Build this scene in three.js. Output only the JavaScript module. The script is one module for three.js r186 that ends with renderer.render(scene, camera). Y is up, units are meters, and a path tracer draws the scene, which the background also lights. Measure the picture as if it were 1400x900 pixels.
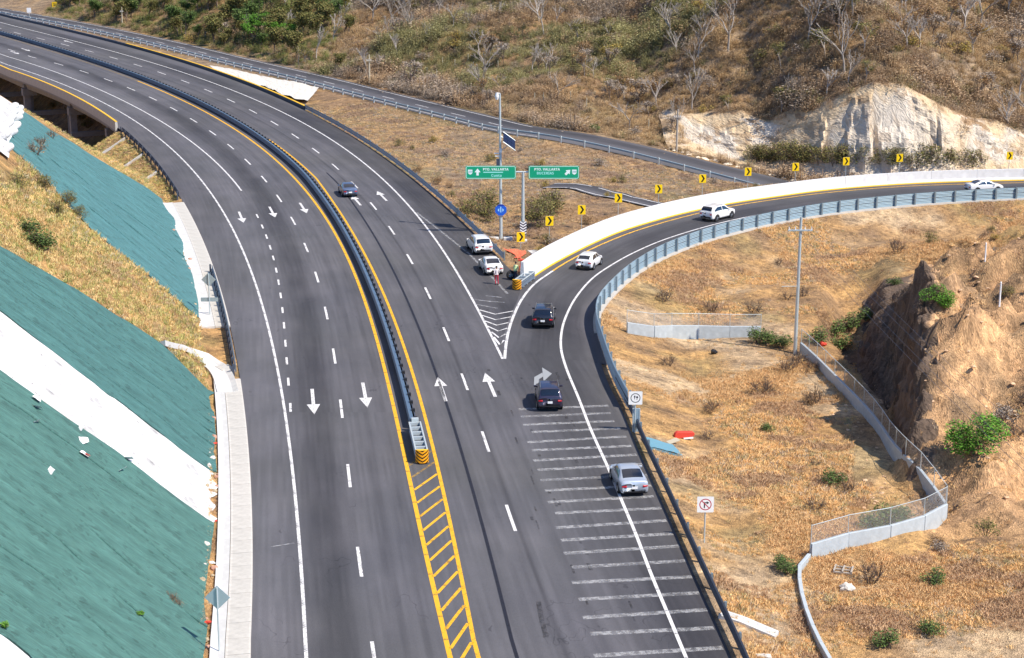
import * as THREE from 'three';
import { Sky } from 'three/addons/objects/Sky.js';
import { RoundedBoxGeometry } from 'three/addons/geometries/RoundedBoxGeometry.js';
import { MarchingCubes } from 'three/addons/objects/MarchingCubes.js';
import { ImprovedNoise } from 'three/addons/math/ImprovedNoise.js';
import { mergeGeometries, mergeVertices } from 'three/addons/utils/BufferGeometryUtils.js';

// ---------------------------------------------------------------- camera, sky, sun, exposure
const scene = new THREE.Scene();
const camera = new THREE.PerspectiveCamera(20.52, 1024 / 658, 1, 6000);
camera.position.set(0, 39.8, 0);
camera.rotation.set(-14.65 * Math.PI / 180, 0, 0);
const SUN = new THREE.Vector3(0.72, 1, 0.42).normalize();      // shadows fall to the left and a little away
const sky = new Sky();
sky.name = 'sky'; sky.userData.kind = 'structure';
sky.scale.setScalar(5000);
sky.material.uniforms.sunPosition.value.copy(SUN);
sky.material.uniforms.turbidity.value = 3;
sky.material.uniforms.rayleigh.value = 1.2;
sky.material.uniforms.mieCoefficient.value = 0.004;
scene.add(sky);
scene.environmentIntensity = 0.14;
const sun = new THREE.DirectionalLight(0xfff1dc, 4.7);
sun.position.set(SUN.x * 400, SUN.y * 400, SUN.z * 400 - 200);
sun.target.position.set(0, 0, -200);
sun.castShadow = true;
sun.shadow.mapSize.set(4096, 4096);
Object.assign(sun.shadow.camera, { left: -260, right: 260, top: 320, bottom: -320, near: 1, far: 1200 });
scene.add(sun, sun.target);
const renderer = new THREE.WebGLRenderer({ antialias: true });
renderer.setSize(1024, 658);
renderer.toneMapping = THREE.LinearToneMapping;
renderer.toneMappingExposure = 1.36;
renderer.shadowMap.enabled = true;

// ---------------------------------------------------------------- small tools
function RNG(seed) { let a = seed >>> 0; return () => { a = (a + 0x6D2B79F5) | 0; let t = Math.imul(a ^ (a >>> 15), 1 | a); t = (t + Math.imul(t ^ (t >>> 7), 61 | t)) ^ t; return ((t ^ (t >>> 14)) >>> 0) / 4294967296; }; }
function hash3(x, y, z) { let h = Math.imul(x | 0, 374761393) ^ Math.imul(y | 0, 668265263) ^ Math.imul(z | 0, 1274126177); h = Math.imul(h ^ (h >>> 13), 1103515245); return ((h ^ (h >>> 16)) >>> 0) / 4294967296; }
function vnoise(x, y, s = 0) { const xi = Math.floor(x), yi = Math.floor(y); let u = x - xi, v = y - yi; u = u * u * (3 - 2 * u); v = v * v * (3 - 2 * v);
  const a = hash3(xi, yi, s), b = hash3(xi + 1, yi, s), c = hash3(xi, yi + 1, s), d = hash3(xi + 1, yi + 1, s); return (a + (b - a) * u) * (1 - v) + (c + (d - c) * u) * v; }
function fbm(x, y, oct = 4, s = 0) { let a = 0.5, r = 0, n = 0; for (let i = 0; i < oct; i++) { r += a * vnoise(x, y, s + i * 17); n += a; a *= 0.5; x = x * 2.03 + 7.1; y = y * 2.03 + 3.7; } return r / n; }
const clamp = (v, a = 0, b = 1) => Math.min(b, Math.max(a, v));
const lerp = (a, b, t) => a + (b - a) * t;
const sstep = (a, b, v) => { const t = clamp((v - a) / (b - a)); return t * t * (3 - 2 * t); };
const smin = (a, b, k) => { const h = clamp(0.5 + 0.5 * (b - a) / k); return lerp(b, a, h) - k * h * (1 - h); };
const smax = (a, b, k) => -smin(-a, -b, k);
const pl = (table, v) => { if (v <= table[0][0]) return table[0][1]; for (let i = 1; i < table.length; i++) if (v <= table[i][0]) return lerp(table[i - 1][1], table[i][1], (v - table[i - 1][0]) / (table[i][0] - table[i - 1][0])); return table[table.length - 1][1]; };
// smooth curve through ground points [x, z], resampled every `step` metres
function curve(pts, step = 1) {
  const c = new THREE.CatmullRomCurve3(pts.map(p => new THREE.Vector3(p[0], p[2] || 0, p[1])), false, 'centripetal');
  c.arcLengthDivisions = 800; const n = Math.max(2, Math.round(c.getLength() / step));
  return c.getSpacedPoints(n).map(v => [v.x, v.z, v.y]);
}
function offset(c, off) { return c.map((p, i) => { const a = c[Math.max(0, i - 1)], b = c[Math.min(c.length - 1, i + 1)]; let tx = b[0] - a[0], tz = b[1] - a[1]; const l = Math.hypot(tx, tz) || 1; return [p[0] - tz / l * off, p[1] + tx / l * off, p[2] || 0]; }); }
// nearest point on a curve: distance, signed side (+ right of travel), index
function nearest(c, x, z) {
  let best = 1e18, side = 0, idx = 0;
  for (let i = 0; i < c.length - 1; i++) {
    const ax = c[i][0], az = c[i][1], bx = c[i + 1][0] - ax, bz = c[i + 1][1] - az;
    const t = clamp(((x - ax) * bx + (z - az) * bz) / (bx * bx + bz * bz)); const dx = x - ax - bx * t, dz = z - az - bz * t, q = dx * dx + dz * dz;
    if (q < best) { best = q; side = bx * dz - bz * dx; idx = i + t; }
  }
  return { d: Math.sqrt(best) * (side < 0 ? -1 : 1), i: idx };
}
// ---------------------------------------------------------------- road lines (x in metres as a function of the distance d = -z)
function polyLine(c, d0, d1) {
  const f = d => { const t = d / 100; return c.reduce((a, k) => a * t + k, 0); };
  const g = d => { if (d < d0) return f(d0) + (f(d0 + 8) - f(d0)) / 8 * (d - d0); if (d > d1) return f(d1) + (f(d1) - f(d1 - 8)) / 8 * (d - d1); return f(d); };
  return g;
}
const xYL = polyLine([-0.021834, 1.0699, -9.8184, 25.422, -38.474, 16.761], 87, 412);
const along = (c, d0, d1) => { const f = polyLine(c, d0, d1); return d => d < d0 ? f(d0) + xYL(d) - xYL(d0) : d > d1 ? f(d1) + xYL(d) - xYL(d1) : f(d); };
const xEL = along([-0.71892, 4.4043, -16.19, 8.1253, -10.88], 88, 340), xWL = along([0.054237, -0.67277, 1.5093, -5.3262, -5.476, -2.5393], 87, 355), xAX = along([-1.0579, 13.849, -70.796, 164.66, -190.44, 72.642], 130, 370), xDL = along([-0.42024, 5.1224, -25.745, 55.263, -64.848, 21.606], 88, 370);
const xYR = along([1.2933, -8.6597, 15.635, -21.049, 9.5211], 88, 228), xDR = along([-0.01472, 0.6621, -6.6864, 16.561, -27.16, 17.238], 107, 418), xWR = along([0.85272, -9.566, 28.022, -44.913, 30.516], 143, 440), xER = along([0.77083, -9.6217, 34.297, -69.857, 61.474], 176, 460);
const xBK = along([-1.0439, -0.054901, -7.6847, 7.4913], 87, 225);
const xMB = d => lerp(xYL(d), Math.max(xYR(d), xYL(d) + 1.9), 0.5);             // median barrier
// ramp and right-hand side curves, travelling away from the viewer
const RB = curve([[12.18, -70.91], [12.07, -77.69], [11.85, -84.15], [11.54, -88.40], [10.91, -96.60], [10.04, -108.52], [9.15, -120.28], [8.70, -127.61], [7.97, -135.82], [7.53, -145.53], [7.35, -153.00], [7.85, -159.03], [10.30, -168.49], [12.63, -175.08], [15.87, -182.01], [20.32, -188.90], [23.76, -193.12], [28.38, -197.93], [35.40, -203.63], [42.42, -207.60], [49.45, -210.56], [61.09, -213.84], [70.34, -215.52], [84.07, -216.98]], 1.0);   // foot of the outer barrier
const WB = curve([[1.33, -170.02], [2.73, -174.27], [4.57, -179.07], [8.65, -188.15], [11.95, -194.30], [16.43, -200.64], [21.06, -206.04], [25.80, -210.56], [30.58, -214.08], [37.94, -218.95], [45.27, -222.23], [52.54, -224.40], [64.44, -226.14], [73.81, -226.67], [87.45, -226.14]], 1.0);    // foot of the white parapet
const RL = curve([[-0.60, -142.60], [-0.49, -147.39], [-0.25, -152.25], [0.20, -157.41], [0.88, -162.92], [2.10, -169.10], [3.58, -173.63], [5.53, -178.90], [9.22, -187.04], [14.01, -195.30], [20.87, -204.06], [25.60, -208.82], [30.36, -212.52], [37.67, -217.32], [44.97, -220.71], [52.20, -222.85], [64.01, -224.56], [73.32, -225.08]], 0.8);
const RR = curve([[9.30, -81.52], [8.89, -85.96], [8.41, -91.54], [7.96, -96.71], [7.48, -103.27], [6.92, -109.73], [6.55, -114.27], [5.64, -123.76], [5.07, -131.13], [4.29, -140.63], [4.08, -146.22], [4.34, -152.25], [4.90, -157.41], [5.98, -164.06], [7.87, -171.88], [10.03, -177.72], [12.51, -183.24], [15.95, -189.46], [20.45, -195.70], [24.61, -200.43], [29.30, -204.72], [36.47, -210.10], [43.64, -213.84], [50.83, -216.74], [62.62, -219.45], [72.03, -220.96]], 0.8);
const NE = curve([[-199.19, -558.29], [-163.02, -513.22], [-130.97, -470.35], [-103.33, -432.11], [-78.85, -394.79], [-57.56, -359.36], [-39.83, -330.72], [-24.50, -304.31], [-11.40, -282.51], [-1.94, -267.13], [6.31, -259.72, -0.8], [14.44, -254.16, -1.8], [22.28, -249.03, -2.8], [29.78, -243.74, -3.6], [35.06, -238.79, -4], [41.10, -234.08, -4.3], [51.84, -230.60, -4.6], [70.84, -231.09, -4.6], [94.84, -232.10, -4.6]], 1.5);      // far road, near edge
const farH = x => -4.6 * sstep(2, 44, x);
const FE = offset(NE, -8.2);
const xRight = d => d < 154 ? nearBarrierX(d) : d < 176 ? lerp(nearBarrierX(154), xER(176), (d - 154) / 22) : xER(d);
const RBnear = RB.filter(p => p[1] > -158);
function nearBarrierX(d) { for (let i = 1; i < RBnear.length; i++) if (-RBnear[i][1] >= d) { const a = RBnear[i - 1], b = RBnear[i]; return lerp(a[0], b[0], (d + a[1]) / (a[1] - b[1])) - 0.5; } return RBnear[RBnear.length - 1][0] - 0.5; }
const GUT = 2.5;                                                                       // gutter strip between asphalt and cut slope
const cutK = d => pl([[70, 0.74], [110, 0.76], [150, 0.84], [170, 0.86], [205, 0.7], [240, 0.6]], d);
const bankX = d => 25.6 + (d - 107) * 0.2 + 1.2 * (vnoise(d * 0.11, 3, 5) - 0.5);
function farZ(x) { const n = FE.length; if (x <= FE[0][0]) return FE[0][1] + (FE[1][1] - FE[0][1]) / (FE[1][0] - FE[0][0]) * (x - FE[0][0]); let a = 0, b = n - 1; if (x >= FE[b][0]) return FE[b][1]; while (b - a > 1) { const m = (a + b) >> 1; if (FE[m][0] > x) b = m; else a = m; } return lerp(FE[a][1], FE[b][1], (x - FE[a][0]) / (FE[b][0] - FE[a][0])); }
const hillE = (x, z) => (farZ(x) - z) * lerp(0.55, 0.97, sstep(15, 60, x));            // how far up the hillside beyond the far road
const fenceS = d => pl([[112, -1.2], [118, -1.8], [137, -3.2], [150, -6.6], [165, -9]], d);          // the field wall, measured from the rim of the gully
// ---------------------------------------------------------------- the lie of the land
function height(x, z) {
  const d = -z, L = xEL(d), R = xRight(d);
  const n1 = fbm(x * 0.05, z * 0.05, 3, 1) - 0.5, n2 = fbm(x * 0.25, z * 0.25, 3, 9) - 0.5;
  if (x < L) {
    const u = L - x - GUT;
    if (u <= 0 && d < 212) return -0.07;
    const uu = Math.max(u, 0);
    let cut = cutK(d) * uu + (uu > 0.5 ? n2 * 0.5 * sstep(0.5, 4, uu) : 0);
    cut = smin(cut, 24 + 0.12 * uu + n1 * 6, 6);
    const low = -Math.min(12, 0.62 * Math.max(0, L - x - 0.4)) + n2 * 0.6 * sstep(0, 3, uu);
    const valley = d > 268 ? lerp(low, -12 + n1 * 3, sstep(268, 282, d)) : low;
    const fall = (227 - d) * 0.95 + n1 * 2;
    const hill = uu > 0 ? smax(Math.min(cut, fall), valley, 0.6) : valley;
    const t = sstep(205, 214, d) ;
    const far = sstep(60, 160, uu) * sstep(240, 330, d) * 30 * (0.6 + n1);
    return (d < 205 ? cut : lerp(cut, hill, t)) + far;
  }
  const onRoad = x <= R;
  let h = -0.07;
  if (onRoad) {
    if (d > 268 && d < 480) { const w = sstep(268, 284, d); h = lerp(h, lerp(-12, -0.3, sstep(L + 6, L + 26, x)), w); }
    return h;
  }
  if (d < 60 && x > R) { return -Math.min(2, 0.3 * (x - R)) + n1 * 2 + Math.max(0, x - 40) * 0.2; }
  const rb = nearest(RB, x, z);
  if (rb.d > 0 || d < 170) {        // right of the ramp: the field
    const r = Math.max(0, Math.abs(rb.d)) * (rb.d > 0 ? 1 : 0);
    const floor = lerp(-1.0, -2.2, sstep(105, 150, d));
    let f = -0.07 + Math.max(floor, -0.30 * Math.max(0, r - 0.35)) * 1 + (n2 * 0.5 + n1 * 0.9) * sstep(0.6, 6, r);
    const bx = bankX(d), rise = sstep(112, 130, d) * (1 - sstep(143, 176, d));
    const s = x - bx;
    const fs = fenceS(d);
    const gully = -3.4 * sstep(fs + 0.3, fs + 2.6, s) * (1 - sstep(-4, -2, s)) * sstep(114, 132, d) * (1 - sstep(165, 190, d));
    const rug = Math.abs(fbm(x * 0.42 + 9, z * 0.42, 4, 131) - 0.5) * 2, wl = lerp(-1.4, -2.6, sstep(118, 140, d));
    const steep = (sstep(wl, 0.4, s + 1.0 * (rug - 0.35)) * (8.4 + 2.6 * (vnoise(d * 0.35, 1, 3) - 0.5)) + (rug - 0.35) * 1.5 * sstep(wl - 1, wl + 1.5, s)) * rise;
    const er = Math.abs(fbm(x * 0.16 + 3, z * 0.16, 4, 31) - 0.5) * 2;
    const hill = Math.max(0, s) * 0.22 * rise + sstep(-0.5, 3, s) * ((er - 0.4) * 3.2 + (rug - 0.35) * 2.0) * sstep(96, 112, d) * (1 - sstep(180, 200, d));
    const side = Math.max(0, x - 24 - Math.max(0, d - 86) * 0.1) * 0.22 * (1 - rise);
    return f + gully + steep + hill + side * sstep(3, 12, r) * (1 - sstep(185, 200, d));
  }
  const wb = nearest(WB, x, z);
  if (wb.d > 0 && wb.i > 0.01) return -0.08;                                // under the ramp
  const fe = nearest(FE, x, z), ne = nearest(NE, x, z);
  const fx = NE[Math.round(clamp(ne.i, 0, NE.length - 1))][0], fh = farH(fx);
  if (fe.d <= 0) {
    const e = hillE(x, z), cm = cliffH(x), f0 = farH(x);
    const bump = (n1 * 9 + n2 * 1.6) * sstep(1, 14, e);
    const bank = cm > 0 ? cm * sstep(3.6, 12.4, e) : 0;
    return lerp(fh, f0, sstep(0, 6, e)) - 0.1 + 0.27 * Math.max(0, e - 2) * (1 - 0.5 * sstep(0, 3, cm) * (1 - sstep(12, 30, e))) + bank + bump * (1 - 0.7 * sstep(0, 3, cm) * (1 - sstep(10, 22, e))) + (e > 150 ? (e - 150) * 0.12 * (0.5 + fbm(x * 0.004, z * 0.004, 3, 77)) : 0);
  }
  if (ne.d <= 0) return fh - 0.08;
  // inside the gore: between highway, ramp and far road
  const a = Math.max(0, x - R), b = wb.i <= 0.01 ? 99 : Math.max(0, -wb.d), c = ne.d;
  const m = Math.min(a, b);
  const base = -0.75 * sstep(0.2, 3.5, m) + (n1 * 2.2 + n2 * 0.7) * sstep(2, 12, m) - 0.07;
  return lerp(fh - 0.08, base, sstep(0.5, 10, c)) ;
}
// height of the rock cut behind the far road, by the x of the road beside it
function cliffH(x) { return x < 20 ? 0 : pl([[22, 0], [26, 1.2], [30, 3.2], [34, 4.2], [37.5, 3.6], [41, 6.2], [45, 8.6], [50, 11.8], [54, 12], [58, 10], [64, 6.8], [72, 4.8], [84, 3.4], [100, 2], [120, 0]], x); }
// ---------------------------------------------------------------- geometry and naming helpers
class MB {                                                                     // collects faces into one geometry
  constructor() { this.p = []; this.uv = []; this.i = []; this.c = null; this.tint = null; }
  v(x, y, z, u = 0, w = 0) { this.p.push(x, y, z); this.uv.push(u, w); if (this.tint) { (this.c ||= []).push(...this.tint); } return this.p.length / 3 - 1; }
  tri(a, b, c) { this.i.push(a, b, c); }
  quad(a, b, c, d) { this.i.push(a, b, c, a, c, d); }
  face(...pts) { const k = pts.map(q => this.v(q[0], q[1], q[2], q[3] ?? q[0], q[4] ?? q[2])); if (k.length === 3) this.tri(...k); else this.quad(...k); return this; }
  box(w, h, d, x = 0, y = 0, z = 0, ry = 0) {                                  // centred at x, z with its foot at y
    const c = Math.cos(ry), s = Math.sin(ry), q = (a, b, e) => [x + a * c + e * s, y + b, z - a * s + e * c];
    const X = w / 2, Z = d / 2, P = (a, b, e, u, v) => [...q(a, b, e), u, v];
    this.face(P(-X, 0, Z, 0, 0), P(X, 0, Z, w, 0), P(X, h, Z, w, h), P(-X, h, Z, 0, h)); this.face(P(X, 0, -Z, 0, 0), P(-X, 0, -Z, w, 0), P(-X, h, -Z, w, h), P(X, h, -Z, 0, h));
    this.face(P(X, 0, Z, 0, 0), P(X, 0, -Z, d, 0), P(X, h, -Z, d, h), P(X, h, Z, 0, h)); this.face(P(-X, 0, -Z, 0, 0), P(-X, 0, Z, d, 0), P(-X, h, Z, d, h), P(-X, h, -Z, 0, h));
    this.face(P(-X, h, Z, 0, 0), P(X, h, Z, w, 0), P(X, h, -Z, w, d), P(-X, h, -Z, 0, d)); this.face(P(-X, 0, -Z, 0, 0), P(X, 0, -Z, w, 0), P(X, 0, Z, w, d), P(-X, 0, Z, 0, d));
    return this;
  }
  tube(a, b, r0, r1 = r0, n = 6, cap = true) {
    const d = [b[0] - a[0], b[1] - a[1], b[2] - a[2]], l = Math.hypot(...d) || 1e-6, t = d.map(v => v / l);
    const up = Math.abs(t[1]) > 0.9 ? [1, 0, 0] : [0, 1, 0]; let s = [t[1] * up[2] - t[2] * up[1], t[2] * up[0] - t[0] * up[2], t[0] * up[1] - t[1] * up[0]]; const sl = Math.hypot(...s); s = s.map(v => v / sl);
    const w = [t[1] * s[2] - t[2] * s[1], t[2] * s[0] - t[0] * s[2], t[0] * s[1] - t[1] * s[0]]; const k0 = this.p.length / 3;
    for (const [o, r, vv] of [[a, r0, 0], [b, r1, l]]) for (let j = 0; j <= n; j++) { const g = j / n * Math.PI * 2, cs = Math.cos(g) * r, sn = Math.sin(g) * r; this.v(o[0] + s[0] * cs + w[0] * sn, o[1] + s[1] * cs + w[1] * sn, o[2] + s[2] * cs + w[2] * sn, j / n, vv); }
    for (let j = 0; j < n; j++) this.quad(k0 + j, k0 + n + 1 + j, k0 + n + 2 + j, k0 + j + 1);
    if (cap && r1 > 0.004) { const c = this.v(...b), k1 = this.p.length / 3; for (let j = 0; j <= n; j++) { const q = (k0 + n + 1 + j) * 3; this.v(this.p[q], this.p[q + 1], this.p[q + 2]); } for (let j = 0; j < n; j++) this.tri(c, k1 + j + 1, k1 + j); }
    return this;
  }
  grid(nu, nv, f) { const k0 = this.p.length / 3; for (let i = 0; i <= nu; i++) for (let j = 0; j <= nv; j++) this.v(...f(i / nu, j / nv)); for (let i = 0; i < nu; i++) for (let j = 0; j < nv; j++) { const a = k0 + i * (nv + 1) + j; this.quad(a, a + nv + 1, a + nv + 2, a + 1); } return this; }
  sweep(profile, path, close = true) {                                         // profile [side, up], path [x, y, z]; flat-shaded round the profile
    const n = path.length, m = profile.length, R = []; let s = 0;
    for (let i = 0; i < n; i++) { const a = path[Math.max(0, i - 1)], b = path[Math.min(n - 1, i + 1)]; let tx = b[0] - a[0], tz = b[2] - a[2]; const l = Math.hypot(tx, tz) || 1; if (i) s += Math.hypot(path[i][0] - path[i - 1][0], path[i][2] - path[i - 1][2]); R.push([-tz / l, tx / l, s]); }
    const pt = (i, j) => [path[i][0] + R[i][0] * profile[j][0], path[i][1] + profile[j][1], path[i][2] + R[i][1] * profile[j][0]];
    let w = 0;
    for (let j = 0; j < (close ? m : m - 1); j++) {
      const j2 = (j + 1) % m, dw = Math.hypot(profile[j2][0] - profile[j][0], profile[j2][1] - profile[j][1]), k0 = this.p.length / 3;
      for (let i = 0; i < n; i++) { this.v(...pt(i, j), R[i][2], w); this.v(...pt(i, j2), R[i][2], w + dw); }
      for (let i = 0; i < n - 1; i++) { const a = k0 + i * 2; this.quad(a, a + 1, a + 3, a + 2); }
      w += dw;
    }
    if (close) for (const i of [0, n - 1]) { const sh = profile.map(q => new THREE.Vector2(q[0], q[1])); const k0 = this.p.length / 3; profile.forEach((q, j) => this.v(...pt(i, j), q[0], q[1])); for (const f of THREE.ShapeUtils.triangulateShape(sh, [])) this.tri(k0 + f[0], k0 + f[i ? 1 : 2], k0 + f[i ? 2 : 1]); }
    return this;
  }
  geo() {
    const g = new THREE.BufferGeometry(); g.setAttribute('position', new THREE.Float32BufferAttribute(this.p, 3)); g.setAttribute('uv', new THREE.Float32BufferAttribute(this.uv, 2));
    if (this.c) g.setAttribute('color', new THREE.Float32BufferAttribute(this.c, 3));
    g.setIndex(this.i); g.computeVertexNormals(); return g;
  }
}
const taken = {};
function numbered(n) { taken[n] = (taken[n] ?? -1) + 1; return taken[n] ? `${n}_${String(taken[n]).padStart(3, '0')}` : n; }
function tag(o, label, category, group) { o.userData.label = label; o.userData.category = category; if (group) o.userData.group = group; return o; }
function thing(name, label, category, pos = [0, 0, 0], turn = 0, group) { const o = new THREE.Group(); o.name = numbered(name); o.position.set(...pos); o.rotation.y = turn; scene.add(o); return tag(o, label, category, group); }
function part(name, geo, mat, parent) { const m = new THREE.Mesh(geo instanceof MB ? geo.geo() : geo, mat); m.name = name; parent.add(m); return m; }
function single(name, label, category, geo, mat, group) { const m = new THREE.Mesh(geo instanceof MB ? geo.geo() : geo, mat); m.name = numbered(name); scene.add(m); return tag(m, label, category, group); }
function struct(name, geo, mat) { const m = new THREE.Mesh(geo instanceof MB ? geo.geo() : geo, mat); m.name = numbered(name); m.userData.kind = 'structure'; scene.add(m); return m; }
function copy(root, pos, turn = 0, scale = 1, label) { const r = root.clone(); r.name = numbered(root.name.replace(/_\d{3}$/, '')); r.position.set(...pos); r.rotation.y = turn; r.scale.setScalar(scale); r.userData = { ...root.userData }; if (label) r.userData.label = label; scene.add(r); return r; }
const gy = (x, z) => height(x, z);
// ---------------------------------------------------------------- materials
function tex(w, h, fn, srgb = true, rep = true) {                               // fn(x, y) -> [r, g, b] in 0..1
  const d = new Uint8Array(w * h * 4);
  for (let y = 0; y < h; y++) for (let x = 0; x < w; x++) { const c = fn(x / w, y / h), k = (y * w + x) * 4; d[k] = clamp(c[0]) * 255; d[k + 1] = clamp(c[1]) * 255; d[k + 2] = clamp(c[2]) * 255; d[k + 3] = 255; }
  const t = new THREE.DataTexture(d, w, h); t.magFilter = t.minFilter = THREE.LinearFilter; if (rep) t.wrapS = t.wrapT = THREE.RepeatWrapping; if (srgb) t.colorSpace = THREE.SRGBColorSpace; t.needsUpdate = true; return t;
}
// noise that tiles with the given number of cells across the unit square
function tnoise(u, v, n, s) { const x = u * n, y = v * n, xi = Math.floor(x), yi = Math.floor(y); let a = x - xi, b = y - yi; a = a * a * (3 - 2 * a); b = b * b * (3 - 2 * b); const q = (i, j) => hash3(((xi + i) % n + n) % n, ((yi + j) % n + n) % n, s); return lerp(lerp(q(0, 0), q(1, 0), a), lerp(q(0, 1), q(1, 1), a), b); }
function tfbm(u, v, n, oct, s) { let a = 0.5, r = 0, t = 0; for (let i = 0; i < oct; i++) { r += a * tnoise(u, v, n, s + i); t += a; a *= 0.55; n *= 2; } return r / t; }
const lin = (r, g, b) => new THREE.Color().setRGB(r, g, b);
const std = (c, rough = 0.8, metal = 0, extra = {}) => new THREE.MeshStandardMaterial({ color: c, roughness: rough, metalness: metal, ...extra });
const grit = tex(512, 512, (u, v) => { const n = tfbm(u, v, 8, 6, 3); const k = 0.93 + 0.14 * (n - 0.5); return [k, k, k]; });
const gritBump = tex(512, 512, (u, v) => { const n = tfbm(u, v, 16, 6, 8); return [n, n, n]; }, false);
function gritty(color, rough, rep, bump = 0.01, metal = 0) { const t = grit.clone(); t.repeat.set(rep, rep); t.needsUpdate = true; const b = gritBump.clone(); b.repeat.set(rep, rep); b.needsUpdate = true; return new THREE.MeshStandardMaterial({ color, map: t, bumpMap: b, bumpScale: bump, roughness: rough, metalness: metal }); }
const M = {
  galv: std(lin(0.30, 0.36, 0.42), 0.42, 0.75), galvDark: std(lin(0.07, 0.085, 0.12), 0.6, 0.3), steelBlue: std(lin(0.34, 0.46, 0.54), 0.45, 0.35),
  pierConcrete: gritty(lin(0.34, 0.33, 0.33), 0.95, 0.3), median: std(lin(0.14, 0.22, 0.32), 0.45, 0.4), post: std(lin(0.24, 0.31, 0.36), 0.5, 0.5), pole: std(lin(0.55, 0.62, 0.64), 0.45, 0.3), wood: std(lin(0.42, 0.38, 0.33), 0.9), paleWood: std(lin(0.5, 0.45, 0.34), 0.9),
  concrete: gritty(lin(0.60, 0.58, 0.54), 0.9, 0.4), paleConcrete: gritty(lin(0.70, 0.70, 0.69), 0.85, 0.25), whiteWall: gritty(lin(0.86, 0.86, 0.86), 0.75, 0.2, 0.004), greyWall: gritty(lin(0.50, 0.57, 0.62), 0.85, 0.3),
  yellow: std(lin(0.85, 0.50, 0.02), 0.55), white: std(lin(0.85, 0.85, 0.85), 0.6), black: std(lin(0.012, 0.012, 0.014), 0.5), rubber: std(lin(0.02, 0.02, 0.022), 0.85), signYellow: std(lin(0.85, 0.56, 0.01), 0.45), signBack: std(lin(0.42, 0.52, 0.56), 0.4, 0.5),
  red: std(lin(0.65, 0.06, 0.035), 0.6), orange: std(lin(0.85, 0.16, 0.08), 0.75), blueTarp: std(lin(0.14, 0.32, 0.42), 0.55),
};
// ---------------------------------------------------------------- terrain: one sheet out to the horizon
function lines(spec) { const o = []; for (const [a, b, s] of spec) for (let v = a; v < b - 1e-6; v += s) o.push(v); return o; }
const ext = (from, sign, n, s0, gr) => { const o = []; let v = from, s = s0; for (let i = 0; i < n; i++) { v += sign * s; s *= gr; o.push(v); } return o; };
const gx = [...ext(-140, -1, 26, 3, 1.17).reverse(), ...lines([[-140, -62, 2], [-62, 74, 0.9], [74, 140, 2]]), ...ext(138, 1, 26, 3, 1.17)];
const gd = [...ext(66, -1, 12, 3, 1.3).reverse(), ...lines([[66, 235, 0.9], [235, 440, 1.7]]), ...ext(440, 1, 30, 3, 1.15)];
const soil = tex(1024, 1024, (u, v) => {
  const a = tfbm(u, v, 6, 6, 40), b = tnoise(u, v, 160, 61), c = tfbm(u, v, 24, 4, 90); const k = 0.72 + 0.42 * (a - 0.5) + 0.22 * (b - 0.5) + (c > 0.6 ? 0.10 : 0) - (c < 0.36 ? 0.12 : 0);
  return [k * 1.02, k, k * (0.97 - 0.06 * (a - 0.5))];
});
{
  const nx = gx.length, nz = gd.length, P = new Float32Array(nx * nz * 3), U = new Float32Array(nx * nz * 2), C = new Float32Array(nx * nz * 3), I = [];
  for (let j = 0; j < nz; j++) for (let i = 0; i < nx; i++) {
    const k = j * nx + i, x = gx[i], z = -gd[j], h = height(x, z); P[k * 3] = x; P[k * 3 + 1] = h; P[k * 3 + 2] = z; U[k * 2] = x / 9; U[k * 2 + 1] = z / 9;
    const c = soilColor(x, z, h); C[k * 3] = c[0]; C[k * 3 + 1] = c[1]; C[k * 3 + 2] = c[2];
    if (i && j) I.push(k - nx - 1, k - nx, k, k - nx - 1, k, k - 1);
  }
  const g = new THREE.BufferGeometry(); g.setAttribute('position', new THREE.BufferAttribute(P, 3)); g.setAttribute('uv', new THREE.BufferAttribute(U, 2)); g.setAttribute('color', new THREE.BufferAttribute(C, 3)); g.setIndex(I); g.computeVertexNormals();
  struct('ground', g, new THREE.MeshStandardMaterial({ vertexColors: true, map: soil, bumpMap: soil, bumpScale: 0.12, roughness: 1 }));
}
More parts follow.
